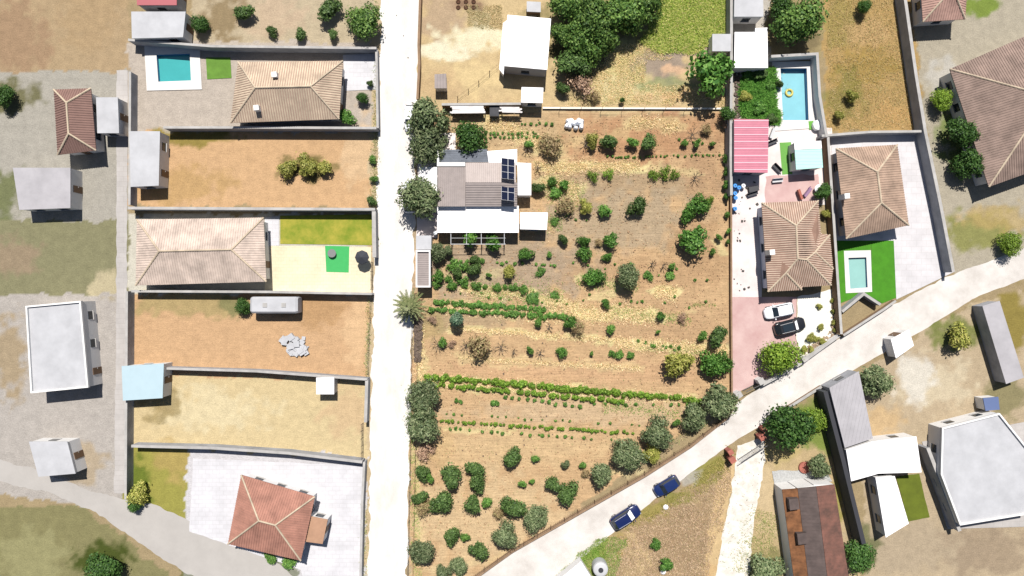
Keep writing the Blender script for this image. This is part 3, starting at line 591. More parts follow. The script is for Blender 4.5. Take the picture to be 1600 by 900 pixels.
# panels
pan = mat('solar_cell', (.004, .007, .022), .3, spec=.12)
def panels(x0, x1, ys, h0, h1, label):
    a = P((x0 + x1) / 2, ys[0], h0); e = empty('solar_array', (*a, 3.6), label, 'solar panels', 'solar panel arrays on the farmhouse roof')
    y0, y1 = ys[0], ys[-1]; H = lambda y: h0 + (h1 - h0) * (y - y0) / (y1 - y0)
    for i in range(len(ys) - 1):
        for (xa, xb) in ((x0, (x0 + x1) / 2), ((x0 + x1) / 2, x1)):
            q = [(xa, ys[i]), (xb, ys[i]), (xb, ys[i + 1]), (xa, ys[i + 1])]; t = [(*P(x, y + (x - x0) * .12, H(y)), H(y)) for x, y in q]; c_ = [sum(p[k] for p in t) / 4 for k in range(3)]
            fr = MB(); fr.v += [(x, y, z - .05) for x, y, z in t] + t; fr.f += [(7, 6, 5, 4), (0, 1, 2, 3)] + [(k, 4 + k, 4 + (k + 1) % 4, (k + 1) % 4) for k in range(4)]
            f = part(e, 'panel_frame', fr, pale_metal)
            s_ = [(c_[0] + (p[0] - c_[0]) * .93, c_[1] + (p[1] - c_[1]) * .95, c_[2] + (p[2] - c_[2]) * .95 + .012) for p in t]; m_ = MB(); m_.poly(s_[::-1]); part(e, 'solar_cells', m_, pan, f)
    st_ = MB()
    for x in (x0 + 1, x1 - 1):
        for y in (ys[0] + 1, ys[-1] - 1): a = P(x, y, H(y)); st_.tube((*a, 3.0), (*a, H(y) - .06), .03)
    part(e, 'stand', st_, pale_metal)
panels(783.5, 804, (246.5, 257.5, 268, 278.5), 3.55, 4.9, 'upper array of six dark blue solar panels'); panels(783.5, 804, (286.5, 299, 312), 3.75, 4.9, 'lower array of four dark blue solar panels')
# farm outbuildings
flat('annex', [(812.5, 332), (856, 332), (854.5, 359), (812.5, 358)], 2.5, 'white flat annex roof right of the porch', wm=wallw)
flat('carport', [(655, 261), (683, 261), (683, 302), (653, 300)], 2.2, 'white carport roof between the road and the farmhouse', over=.1)
g1 = flat('garage', [(650, 391), (673, 391), (673, 449), (650, 449)], 2.4, 'narrow grey tiled garage standing along the road', grey_t, ribs=((1, 0), .3, .06), parapet=True); flat('white_store', [(650, 368), (674, 368), (674, 390), (650, 390)], 2.3, 'small white flat store roof above the narrow garage', offroof)
# north plot
flat('warehouse', [(793, 23), (861, 29), (855, 109), (787, 103)], 3.6, 'large white flat roofed warehouse beside the tree clump', wm=mat('dull_wall', PH(206, 202, 198), .9, .05, 1))
flat('lean_to', [(786, 36), (793, 31), (787, 117), (780, 108)], 1.8, 'narrow white lean to on the left of the warehouse', wm=wallw, doors=None)
flat('shed', [(815, 136), (849, 137), (848, 161), (814, 160)], 2.5, 'white shed just below the warehouse'); flat('hut', [(679, 116), (697, 115), (698, 138), (679, 138)], 1.9, 'small grey roofed hut near the north fence by the road', grey_t, ribs=((0, 1), .4, .05)); flat('shed', [(1113, 53), (1142, 53), (1142, 80), (1113, 80)], 2.3, 'small white shed against the wall above the fig tree', offroof)
flat('hutch', [(823, 2), (845, 3), (845, 19), (823, 18)], 1.2, 'small wooden hutch above the warehouse', offroof, wood, doors=None)
# east plot
flat('outbuilding', [(1148, -30), (1192, -30), (1193, 26), (1147, 26)], 2.8, 'white flat roof building at the top beside the olive tree', offroof); flat('outbuilding', [(1148, 50), (1180, 50), (1180, 44), (1199, 43), (1200, 106), (1147, 106)], 2.4, 'white flat roof between the dark patio and the green garden', whiteroof)
pinkroof = mat('red_corrugated', PH(226, 140, 160, .5), .55, .06, 1); pinkl = mat('pale_lap', PH(250, 212, 222, .6), .5)
sh = flat('workshop', [(1147, 186), (1201, 186.5), (1199.5, 270), (1147, 269)], 3.0, 'building with a pink red corrugated roof by the garden', pinkroof, wallg, ribs=((1, 0), .25, .04))
tp = [(*P(a, b_, 3.0), 3.0) for a, b_ in [(1147, 186), (1201, 186.5), (1199.5, 270), (1147, 269)]]; mm = MB(); rib_tris(mm, [tp], (1, 0), .96, .06); part(sh, 'roof_lap', mm, pinkl)
flat('pool_house', [(1241, 222), (1283, 220), (1286, 262), (1244, 265)], 2.5, 'pool house with a turquoise and white roof', mat('turquoise_roof', PH(190, 236, 226, .6), .5, .03, 1), wallw, ribs=((1, 0), .45, .03)); 
phr = [P(a, b_, 2.55) for a, b_ in [(1241, 222), (1283, 220), (1284, 232), (1241.5, 234)]]; solo('roof_cover', MB().prism(phr, 2.53, 2.58, True), whiteroof, 'white cover laid over the top end of the turquoise roof', 'roof cover')
hip('house', [(1306, 232), (1402, 226), (1420, 352), (1322, 373)], 3.0, 4.9, 'brown hipped house above the bright lawn with the small pool', mat('brown_tiles', PH(190, 162, 142, .52), 0.85, .24, .55), chim=[(1324, 306, 4.8)])
hip('house', [(1484, 108), (1560, 62), (1680, 90), (1680, 300), (1540, 290)][:1] + [(1640, 40), (1690, 240), (1545, 292)], 3.2, 5.4, 'big mauve brown hipped roof at the right edge', mauve)
hip('house', [(1438, -30), (1512, -30), (1508, 30), (1442, 34)], 3.0, 4.4, 'small brown roof at the top right beside the wall', pinkt)
# south east
flat('long_shed', [(1296, 606), (1342, 580), (1364, 685), (1320, 700)], 3.0, 'long grey metal roof right of the tall dark wall', greyroof, wallg, ribs=((.2, 1), .5, .03)); flat('white_block', [(1322, 703), (1362, 690), (1378, 688), (1432, 682), (1440, 738), (1372, 740), (1366, 742), (1330, 752)], 3.0, 'white flat roofed block north of the green courtyard', whiteroof, parapet=False)
flat('white_wing', [(1368, 746), (1398, 744), (1420, 818), (1384, 840)], 2.8, 'narrow white wing left of the dark green courtyard', whiteroof); flat('white_villa', [(1470, 668), (1560, 645), (1604, 700), (1620, 800), (1498, 820), (1468, 740)], 3.0, 'large white flat roofed villa at the lower right', offroof, parapet=True)
flat('garden_shed', [(1536, 622), (1560, 620), (1562, 640), (1540, 642)], 2, 'small blue shed above the large white villa', mat('blue_roof', PH(112, 130, 176), .6), doors=None)
flat('long_shed', [(1535, 478), (1562, 470), (1600, 590), (1572, 600)], 2.4, 'long grey roof under the lane at the right edge', greyroof, wallg); flat('porch_block', [(1392, 530), (1420, 515), (1428, 540), (1400, 560)], 2.3, 'small white flat roof right under the lane', whiteroof)
# rusty barn
rust = mat('rusty_sheet', PH(112, 84, 74, .6), .8, .25, .8, .2, col2=PH(150, 104, 90, .5)); barn = empty('barn', (*P(1270, 830), 0), 'old barn with rusty and dark patched roof', 'barn')
dk = mat('dark_sheet', PH(104, 90, 86, .5), .8, .25, .8); orr = mat('orange_rust', PH(138, 92, 58, .5), .8, .45, .9)
roofpart(barn, 'roof', [(1222, 765, 3.2), (1246, 763, 3.7), (1264, 915, 3.7), (1242, 915, 3.2)], orr, ribs=((1, 0), .5, .04)); roofpart(barn, 'roof', [(1246.4, 763, 3.7), (1275, 760, 4.2), (1294, 915, 4.2), (1264.4, 915, 3.7)], dk, ribs=((1, 0), .5, .04)); roofpart(barn, 'roof', [(1275.4, 760, 4.2), (1304, 757, 3.4), (1328, 915, 3.4), (1294.4, 915, 4.2)], rust, ribs=((1, 0), .5, .04))
for (a, b_) in ((1241, 788), (1254, 842)): x, y = P(a, b_, 4.3); part(barn, 'roof_vent', MB().box(x, y, 3.3, 1.3, 1.5, 4.3, .12), dk)
# west plots
hip('house', [(372, 97), (536, 95), (530, 186), (360, 192)], 3.0, 5.0, 'long beige tiled house between two grey walls', tan_t, ribm=mat('rose_tiles', PH(206, 176, 156, .5), .85, .1, 1), chim=[(428, 116, 5.0), (400, 168, 4.6)])
hip('house', [(214, 343), (412, 340), (416, 440), (212, 446)], 3.0, 4.6, 'long pink beige hipped house left of the cream terrace', mat('pink_beige_tiles', PH(224, 204, 190, .52), 0.85, .24, .55)); hip('house', [(377, 742), (492, 776), (470, 876), (356, 850)], 3.0, 4.6, 'red tiled house standing in the white yard', redt)
flat('annex', [(482, 806), (512, 812), (504, 850), (474, 846)], 2.6, 'small tan roof annex right of the red tiled house', mat('tan_roof', PH(204, 160, 130), .85, .1, 1)); flat('shed', [(494, 590), (522, 590), (522, 616), (494, 616)], 2.3, 'small white shed beside the wall of the yellow plot', whiteroof)
flat('blue_roof_building', [(190, 572), (256, 568), (254, 622), (192, 626)], 2.6, 'pale blue flat roof beside the west path', mat('pale_blue_roof', PH(196, 220, 230, .52), .6, .03, .6)); flat('white_house', [(42, 478), (128, 470), (140, 605), (50, 614)], 3.2, 'large pale grey flat roof at the far left', offroof, parapet=True)
hip('house', [(84, 140), (142, 138), (150, 235), (90, 242)], 3.0, 4.5, 'reddish brown roof at the upper left', mat('dull_red_tiles', PH(160, 126, 116), .85, .1, 1)); flat('white_annex', [(150, 152), (184, 152), (186, 208), (152, 208)], 2.6, 'pale flat roof right of the reddish brown roof', offroof); flat('white_annex', [(202, 205), (250, 205), (248, 290), (204, 292)], 2.8, 'narrow pale flat roof left of the bare tan plot', offroof)
flat('white_house', [(205, 18), (290, 18), (286, 58), (206, 60)], 2.8, 'white flat roof just above the turquoise pool', offroof); flat('red_roof_building', [(212, -40), (276, -40), (276, 8), (214, 8)], 3.0, 'red roofed building at the top edge above the white flat roof', mat('red_roof', PH(204, 116, 122), .7), wallg)
flat('white_house', [(20, 262), (110, 262), (110, 325), (30, 328)], 2.8, 'grey flat roof house at the left edge', greyroof); flat('white_house', [(45, 690), (105, 690), (118, 740), (60, 745)], 2.8, 'small pale roof near the west lane', offroof)

# caravan / tank in the west plot
cx, cy = P(437, 476); tk = empty('caravan', (cx, cy, 0), 'long white caravan parked below the cream terrace wall', 'caravan')
b_ = MB(); prof = [(-1.15, .5), (-1.15, 2.2), (-.9, 2.5), (.9, 2.5), (1.15, 2.2), (1.15, .5)]; i0 = 0
for x in (-3.3, -3.0, 3.0, 3.3):
    k = .9 if abs(x) > 3.1 else 1; b_.v += [(cx + x, cy + y * k, .5 + (z - .5) * k) for y, z in prof]
for s_ in range(3):
    for k in range(6): j = (k + 1) % 6; b_.f.append((s_ * 6 + k, (s_ + 1) * 6 + k, (s_ + 1) * 6 + j, s_ * 6 + j))
b_.f += [(0, 1, 2, 3, 4, 5), (23, 22, 21, 20, 19, 18)]
part(tk, 'body', b_, offroof); [part(tk, 'window', MB().box(cx + x, cy - 1.16, 1.3, 1.1, .04, 1.9), glass) for x in (-1.8, 0, 1.8)]; [part(tk, 'roof_hatch', MB().box(cx + x, cy, 2.5, .6, .6, 2.58), cop) for x in (-1.2, 1.4)]
for y in (-1.0, 1.0): part(tk, 'wheel', MB().tube((cx, cy + y - .12, .35), (cx, cy + y + .12, .35), .35, n=14), dark)
# black parasol and planter
x, y = P(565, 402, 2.3); ps = empty('parasol', (x, y, 0), 'closed black octagonal parasol by the green mat', 'parasol'); ps['label'] = 'black octagonal parasol standing right of the green mat'
part(ps, 'pole', MB().tube((x, y, 0), (x, y, 2.5), .03), dark); cn = MB(); cn.lathe(x, y, [(1.0, 2.05), (.95, 2.12), (.05, 2.6)], 8); part(ps, 'canopy', cn, mat('black_cloth', (.03, .032, .04), .8))
x, y = P(520, 396); pt = MB(); pt.lathe(x, y, [(.35, 0), (.45, .5), (.6, .55), (.6, .6)], 14); solo('plant_pot', pt, mat('pot_grey', PH(150, 150, 150), .8), 'round grey pot on the green mat', 'plant pot')

# ---------------------------------------------------------------- vehicles
tyre = mat('tyre_rubber', (.02, .02, .02), .8); rim = mat('wheel_rim', (.5, .5, .52), .3, metal=.8); lampm = mat('lamp_lens', (.25, .27, .3), .3); tail = mat('tail_lens', (.15, .01, .01), .3); shade_m = mat('sunshade_foil', (.75, .76, .78), .45)
def car(px, py, ang, paint_, label, L=4.4, Wd=1.84, Ht=1.55, shade=False, roofglass=False, suv=False, name='parked_car', group='parked cars', cat='car'):
    px_, py_ = P(px, py, .8); e = empty(name, (px_, py_, 0), label, cat, group)
    h = Wd / 2; hb = .98 if suv else .88
    def loft(secs, close=True):
        m_ = MB(); n_ = len(secs[0])
        for s_ in secs: m_.v += s_
        for a in range(len(secs) - 1):
            for k in range(n_ - 1): m_.f.append((a * n_ + k, a * n_ + k + 1, (a + 1) * n_ + k + 1, (a + 1) * n_ + k))
        if close: m_.f.append(tuple(range(n_))[::-1]); m_.f.append(tuple(range((len(secs) - 1) * n_, len(secs) * n_)))
        return m_
    # local frame: +x is the nose
    st_ = [(-.5, .56, .60), (-.492, .70, .78), (-.475, .83, .92), (-.44, .93, .98), (-.38, .985, 1.0), (-.2, 1, 1.0), (.1, 1, 1.0), (.24, .99, .97), (.34, .965, .91), (.41, .90, .85), (.455, .79, .78), (.483, .64, .70), (.497, .46, .58), (.5, .3, .5)]
    secs = []
    for fx_, fw, fh_ in st_:
        x = fx_ * L; w_ = h * fw; z = hb * fh_
        secs.append([(x, -w_ * .92, .22), (x, -w_, .42), (x, -w_, z * .78), (x, -w_ * .95, z * .93), (x, -w_ * .8, z), (x, 0, z + .03), (x, w_ * .8, z), (x, w_ * .95, z * .93), (x, w_, z * .78), (x, w_, .42), (x, w_ * .92, .22)])
    def lp(nm, mb, m_, parent=None, smooth=False):
        me_ = mb.mesh(nm, m_, smooth=smooth); o = bpy.data.objects.new(nm, me_); C.objects.link(o); o.parent = parent or e; return o
    body = lp('body', loft(secs), paint_, smooth=True)
    def ring(x, w_, z0, z1): return
    # greenhouse: base at belt line, roof above
    B_ = [(-.465, .74), (-.3, .86), (.0, .88), (.235, .82)]; T_ = [(-.375, .70), (-.28, .765), (.0, .775), (.095, .72)]
    gb = MB()
    base = [(x * L, -w_ * h, hb * .985) for x, w_ in B_] + [(x * L, w_ * h, hb * .985) for x, w_ in B_[::-1]]; tp_ = [(x * L, -w_ * h, Ht - .05) for x, w_ in T_] + [(x * L, w_ * h, Ht - .05) for x, w_ in T_[::-1]]
    gb.v += base + tp_
    for k in range(8): j = (k + 1) % 8; gb.f.append((k, j, 8 + j, 8 + k))
    cab = lp('windows', gb, glass)
    rf_ = MB(); rr = [(x * L, -w_ * h, Ht - .05) for x, w_ in T_] + [(x * L, w_ * h, Ht - .05) for x, w_ in T_[::-1]]; up = [(p[0] * .97 - .01, p[1] * .9, Ht) for p in rr]
    rf_.v += rr + up + [(-.15 * L, 0, Ht + .03)]
    for k in range(8): j = (k + 1) % 8; rf_.f.append((k, j, 8 + j, 8 + k)); rf_.f.append((8 + k, 8 + j, 16))
    ro = lp('roof', rf_, paint_)
    pl = MB()
    for k in (0, 3, 4, 7): pl.tube(base[k], tp_[k], .045)
    for k in (1, 6): pl.tube(base[k], tp_[k], .035)
    lp('pillars', pl, paint_)
    if roofglass: g_ = MB(); g_.box(-.13 * L, 0, Ht + .02, L * .34, h * 1.05, Ht + .045); lp('roof_glass', g_, glass, ro)
    if suv or roofglass:
        for s_ in (-1, 1): q_ = MB(); q_.tube((-.36 * L, s_ * h * .64, Ht + .05), (.05 * L, s_ * h * .66, Ht + .05), .025); lp('roof_rail', q_, pale_metal, ro)
    if shade: s_ = MB(); a = Vector(base[3]); b2_ = Vector(base[4]); c_ = Vector(tp_[4]); d = Vector(tp_[3]); cc = (a + b2_ + c_ + d) / 4; nn_ = (b2_ - a).cross(d - a).normalized(); nn_ = nn_ if nn_.z > 0 else -nn_; s_.poly([cc + (p - cc) * .86 + nn_ * .015 for p in (a, b2_, c_, d)]); lp('sunshade', s_, shade_m)
    for sx in (-.31, .31):
        for sy in (-1, 1):
            t_ = MB(); t_.tube((sx * L, sy * (h - .22), .33), (sx * L, sy * (h + .01), .33), .33, n=18); wh = lp('wheel', t_, tyre); r_ = MB(); r_.tube((sx * L, sy * (h + .0), .33), (sx * L, sy * (h + .02), .33), .2, n=12); lp('rim', r_, rim, wh)
    for sy in (-1, 1):
        lp('headlight', MB().box(.445 * L, sy * h * .68, hb * .60, .2, .2, hb * .775, -sy * .55), lampm); lp('tail_light', MB().box(-.468 * L, sy * h * .70, hb * .66, .1, .22, hb * .9, sy * .3), tail); lp('mirror', MB().box(.19 * L, sy * (h + .1), hb, .14, .2, hb + .13), paint_)
    lp('grille', MB().box(.492 * L, 0, .36, .06, h * .55, .5), dark)
    e.rotation_euler = (0, 0, R(ang)); return e
def paintm(n_, c, r=.25, met=0.0): m_ = mat(n_, c, r, metal=met, spec=.5); m_.node_tree.nodes['Principled BSDF'].inputs['Coat Weight'].default_value = .6; return m_
navy = paintm('navy_paint', (.006, .012, .06)); blue = paintm('blue_paint', (.008, .018, .075)); whp = paintm('white_paint', (.62, .63, .66)); blk = paintm('black_paint', (.012, .012, .014))
car(978, 808, 32, navy, 'dark blue SUV with a silver windscreen shade parked on the lane verge', 4.5, 1.9, 1.65, True, suv=True); car(1042, 760, 211, blue, 'blue hatchback parked on the lane verge ahead of the SUV', 3.85, 1.75, 1.5)
car(1218, 486, 192, whp, 'white car parked on the driveway below the hipped house', 4.25, 1.8, 1.45); car(1235, 510, 14.5, blk, 'black car with glass roof and silver sunshade beside the white car', 4.5, 1.86, 1.55, True, True)
car(641, 184, 270, whp, 'white car parked on the road under the big north olive', 3.9, 1.7, 1.5); car(640, 307, 90, whp, 'white van parked by the road beneath the single olive', 4.6, 1.9, 2.0, name='parked_van', cat='van')

# water tank and roof at the bottom
x, y = P(936, 882); tk = empty('water_tank', (x, y, 0), 'upright white water tank with black lid hole beside the road', 'water tank')
t_ = MB(); t_.lathe(x, y, [(1.0, 0), (1.08, .1), (1.08, 1.6), (1.0, 1.85), (.8, 1.95), (.38, 2.02)], 24); part(tk, 'tank_body', t_, mat('tank_plastic', PH(226, 226, 228), .5)); t_ = MB(); t_.lathe(x, y, [(.36, 2.0), (.36, 2.06)], 16); part(tk, 'lid', t_, dark)
flat('shed', [(868, 910), (908, 877), (930, 912), (925, 940), (870, 940)], 2.2, 'white metal roof beside the round water tank', whiteroof)

# corrugated sheet stacks
cor = mat('weathered_sheets', PH(236, 230, 228, .55), .7, .25, 3, stretch=(.3, 3, 1))
def sheets(x0, x1, y0, y1, h, label):
    a = P(x0, y0, h); b_ = P(x1, y1, h); e = empty('sheet_stack', ((a[0] + b_[0]) / 2, (a[1] + b_[1]) / 2, 0), label, 'sheet stack')
    for i in range(4):
        q = MB(); y_ = a[1] + (b_[1] - a[1]) * (i + .5) / 4; L = abs(b_[0] - a[0]) * random.uniform(.85, 1); xc = (a[0] + b_[0]) / 2 + random.uniform(-.25, .25)
        q.box(xc, y_, h - .08 + i * .01, L, abs(b_[1] - a[1]) / 4 * 1.06, h + .01 * i, random.uniform(-.02, .02)); part(e, 'sheet', q, cor)
    for x in (a[0] + .3, b_[0] - .3):
        for y_ in (a[1] - .2, b_[1] + .2): part(e, 'trestle', MB().box(x, y_, 0, .12, .12, h - .1), wood)
sheets(703, 761, 165, 177, 1.5, 'long stack of weathered grey sheets behind the field wall'); sheets(781, 816, 167, 176, 1.6, 'shorter stack of white sheets beside the black tarp')
bx = MB(); bx.prism([P(765, 165, 1.4), P(780, 165, 1.4), P(780, 181, 1.4), P(765, 181, 1.4)], 0, 1.2); solo('tarp_pile', bx, mat('black_tarp', (.03, .03, .035), .7, .3, 2), 'black tarpaulin heap between the two sheet stacks', 'tarp')
for i, (px_, py_, r_, lab) in enumerate([(888, 194, 9, 'left lump of the heap of white sacks in the field'), (903, 195, 10, 'right lump of the heap of white sacks in the field')]):
    x, y = P(px_, py_); m_ = MB()
    for k in range(14):
        a = random.random() * 6.28; d = random.random() ** .5 * r_ / PX * .75; m_.lathe(x + d * math.cos(a), y + d * math.sin(a), [(.28, 0), (.36, .25), (.3, .5), (.15, .75 + random.random() * .15)], 7)
    solo('sack_heap', m_, mat('white_sack', (.7, .72, .76), .6), lab, 'sack heap')

# ---------------------------------------------------------------- plants
def crown(seed, r, h, z0, leaf, n_, lobes=7, aspect=1.6, flatness=.75, spread=.62, shell=.55):
    rs = np.random.RandomState(seed); cs = []
    for i in range(lobes):
        a = rs.rand() * 6.28 + i * 2.4; d = rs.rand() ** .6 * r * spread; lr = r * rs.uniform(.36, .56)
        cs.append((d * math.cos(a), d * math.sin(a), z0 + (h - z0) * (.5 + rs.uniform(-.22, .22) - .15 * d / r), lr))
    cs.append((0, 0, z0 + (h - z0) * .55, r * .5))
    wts = np.array([c_[3] ** 2 for c_ in cs]); wts /= wts.sum(); ids = rs.choice(len(cs), n_, p=wts); cc = np.array(cs)[ids]
    d = rs.normal(size=(n_, 3)); d /= np.linalg.norm(d, axis=1)[:, None]; rad = cc[:, 3] * (shell + (1.12 - shell) * rs.rand(n_) ** .6)
    # leafy clusters: snap directions toward sub clumps
    sub = rs.normal(size=(60, 3)); sub /= np.linalg.norm(sub, axis=1)[:, None]; si = rs.randint(0, 60, n_); k = rs.rand(n_) < .6
    d[k] = sub[si[k]] + d[k] * .24; d /= np.linalg.norm(d, axis=1)[:, None]; sf = rs.uniform(.72, 1.28, 60); rad = rad * np.where(k, sf[si], .93) * np.where(rs.rand(n_) < .1, 1.18, 1.0)
    c3 = cc[:, :3] + d * rad[:, None] * np.array([1, 1, flatness * (h - z0) / (2 * r) * 1.3 if r else 1]); c3[:, 2] = np.maximum(c3[:, 2], z0 * .8 + .05)
    nrm = d + rs.normal(size=(n_, 3)) * .55 + np.array([0, 0, .35]); nrm /= np.linalg.norm(nrm, axis=1)[:, None]
    t1 = np.cross(nrm, rs.normal(size=(n_, 3))); t1 /= np.linalg.norm(t1, axis=1)[:, None]; t2 = np.cross(nrm, t1); s_ = leaf * rs.uniform(.6, 1.3, n_)[:, None]
    q = np.stack([c3 - t1 * s_ * aspect / 2, c3 - t2 * s_ / 2 + nrm * s_ * .1, c3 + t1 * s_ * aspect / 2, c3 + t2 * s_ / 2 + nrm * s_ * .1], 1).reshape(-1, 3)
    return q, cs
def qmesh(name, q, m_):
    n_ = len(q) // 4; me_ = bpy.data.meshes.new(name); me_.vertices.add(len(q)); me_.vertices.foreach_set('co', q.astype(np.float32).ravel()); me_.loops.add(n_ * 4); me_.loops.foreach_set('vertex_index', np.arange(n_ * 4, dtype=np.int32))
    me_.polygons.add(n_); me_.polygons.foreach_set('loop_start', np.arange(0, n_ * 4, 4, dtype=np.int32)); me_.polygons.foreach_set('loop_total', np.full(n_, 4, np.int32)); me_.update(calc_edges=True); me_.materials.append(m_); return me_
bark = mat('bark', (.11, .085, .06), .95, .2, 4); bark2 = mat('grey_bark', (.2, .175, .15), .95, .2, 4)
def trunk_mesh(name, cs, z0, r, m_=None, multi=1):
    t = MB(); top_ = Vector((0, 0, max(z0, .25) * 1.05)); t.tube((0, 0, -.1), top_, r, r * .7, 7)
    for c_ in cs:
        p = Vector(c_[:3]); mid = top_.lerp(p, .5) + Vector((random.uniform(-.1, .1), random.uniform(-.1, .1), .05)); t.tube(top_, mid, r * .5, r * .32, 5); t.tube(mid, p, r * .32, r * .1, 5)
        for _ in range(3): t.tube(p.lerp(mid, .4), p + Vector([random.uniform(-1, 1) * c_[3] * .8 for _ in range(3)]), r * .15, r * .04, 4)
    return t.mesh(name, m_ or bark)
G = {'olive': leafmat('olive_leaf', [(.035, .06, .025), (.075, .115, .05), (.15, .19, .10)], trans=.25), 'citrus': leafmat('citrus_leaf', [(.02, .045, .012), (.042, .088, .022), (.085, .15, .045)]),
     'fig': leafmat('fig_leaf', [(.02, .07, .012), (.045, .125, .02), (.10, .21, .045)]), 'dark': leafmat('carob_leaf', [(.012, .04, .008), (.03, .08, .015), (.06, .13, .03)]), 'tallg': leafmat('broad_leaf', [(.02, .055, .012), (.05, .11, .022), (.11, .19, .045)]), 'lime': leafmat('lime_leaf', [(.05, .10, .01), (.10, .19, .02), (.18, .28, .04)]),
     'yellow': leafmat('yellow_leaf', [(.09, .12, .02), (.16, .19, .04), (.26, .27, .08)]), 'dry': leafmat('dry_leaf', [(.16, .13, .07), (.24, .20, .11), (.2, .22, .09)]), 'blue': leafmat('blue_leaf', [(.03, .08, .045), (.07, .13, .08), (.12, .19, .12)]),
     'veg': leafmat('crop_leaf', [(.03, .09, .015), (.06, .15, .028), (.12, .23, .05)]), 'vine': leafmat('vine_leaf', [(.04, .10, .01), (.085, .17, .018), (.16, .26, .04)]), 'brown': leafmat('brown_twigs', [(.10, .07, .045), (.18, .13, .09), (.25, .2, .13)], trans=0)}
PR = {}
def proto(kind, nv, g, r, h, z0, leaf, n_, tr, **kw):
    PR[kind] = []
    for i in range(nv):
        q, cs = crown(hash(kind) % 1 + len(PR) * 17 + i * 5 + 3, r, h, z0, leaf, n_, **kw); q[:, 2] *= 1
        ext = np.percentile(np.abs(q[:, :2]), 97); PR[kind].append((qmesh('crown', q, G[g]), trunk_mesh('trunk', cs, z0, tr, bark2 if kind == 'olive' else bark), ext, h))
proto('olive', 4, 'olive', 2.0, 3.6, .9, .15, 5200, .16, lobes=11, aspect=2.6, spread=.7, shell=.3)
proto('citrus', 4, 'citrus', 1.3, 2.5, .5, .15, 2600, .1, lobes=8, aspect=1.7)
proto('young', 3, 'veg', 1.0, 1.9, .35, .15, 900, .06, lobes=6, aspect=1.8, spread=.75, shell=.3)
proto('fig', 3, 'fig', 1.7, 2.6, .5, .27, 1700, .12, lobes=10, aspect=1.2, spread=.72)
proto('dark', 3, 'dark', 2.2, 4.2, .8, .19, 5200, .18, lobes=10, aspect=1.5)
proto('tall', 4, 'tallg', 2.6, 5.2, 1.2, .22, 6000, .22, lobes=12, aspect=1.6, spread=.7)
proto('lime', 1, 'lime', 2.4, 3.8, .8, .16, 7500, .2, lobes=16, aspect=1.4, spread=.5, shell=.75)
proto('yellow', 3, 'yellow', 1.5, 2.6, .4, .15, 2200, .09, lobes=8, aspect=2.2, shell=.3)
proto('dry', 3, 'dry', 1.6, 2.4, .2, .13, 1300, .06, lobes=10, aspect=3.0, spread=.7, shell=.1)
proto('brown', 2, 'brown', 1.4, 1.5, .1, .1, 1000, .05, lobes=9, aspect=3.5, spread=.7, shell=.1)
proto('blue', 2, 'blue', 1.0, 2.8, .2, .13, 2200, .08, lobes=6, aspect=2.4, spread=.3)
proto('bush', 4, 'veg', .8, .9, .05, .14, 800, .04, lobes=8, aspect=1.5, spread=.7)
proto('vinebush', 3, 'vine', 1.2, 1.3, .4, .17, 700, .05, lobes=9, aspect=1.2, spread=.85, shell=.3)
cnt = {}
def tree(kind, px, py, r, label, hs=1.0, ry=None, name=None, group=None):
    i = cnt.get(kind, random.randrange(9)); cnt[kind] = i + 1
    cr, tr, ext, h = PR[kind][i % len(PR[kind])]; s_ = r * (.87 if r > 13 else .85) / PX / ext; H = h * s_ ** .7 * hs * 1.12
    x, y = P(px, py, H * .55); nm = name or {'olive': 'olive_tree', 'citrus': 'orchard_tree', 'young': 'young_tree', 'fig': 'fig_tree', 'dark': 'evergreen_tree', 'tall': 'broadleaf_tree', 'lime': 'clipped_tree', 'yellow': 'yellowish_tree', 'dry': 'dry_bush', 'brown': 'dead_bush', 'blue': 'blue_green_shrub', 'bush': 'leafy_bush', 'vinebush': 'grapevine'}[kind]
    cat = 'tree' if 'tree' in nm else 'vine' if 'vine' in nm else 'shrub' if 'shrub' in nm or 'bush' in nm else 'plant'
    e = empty(nm, (x, y, 0), label, cat, group); rz = random.uniform(0, 6.28); sy = (ry / r if ry else 1)
    e.scale = (s_, s_ * sy, H / h); e.rotation_euler = (0, 0, 0 if ry else rz)
    if not label: e['label'] = 'x'
    obj('trunk', tr, (0, 0, 0), parent=e); obj('crown', cr, (0, 0, 0), parent=e); return e
T = tree
# roadside and farmhouse
T('olive', 665, 182, 29, 'big grey green olive over the parked white car, northernmost at the roadside', 1.2); T('olive', 667, 226, 28, 'big grey green olive just above the farmhouse yard', 1.15); T('citrus', 693, 189, 9, 'small bright green tree tucked against the roadside olives')
T('dark', 736, 213, 24, 'dense dark green tree just north of the farmhouse roofs'); T('olive', 659, 311, 29, 'rounded olive standing over the van beside the farmhouse', 1.15); T('olive', 683, 396, 15, 'grey shrubby olive between the farmhouse porch and the narrow garage')
T('young', 735, 374, 13, 'green leafy tree growing up through the left of the pergola', 1.4); T('fig', 771, 377, 14, 'broad leaved tree growing up through the right of the pergola', 1.2); T('olive', 700, 392, 8, 'thin dark shrub under the left end of the pergola')
T('citrus', 840, 294, 10, 'low round green tree against the white side roof of the farmhouse')
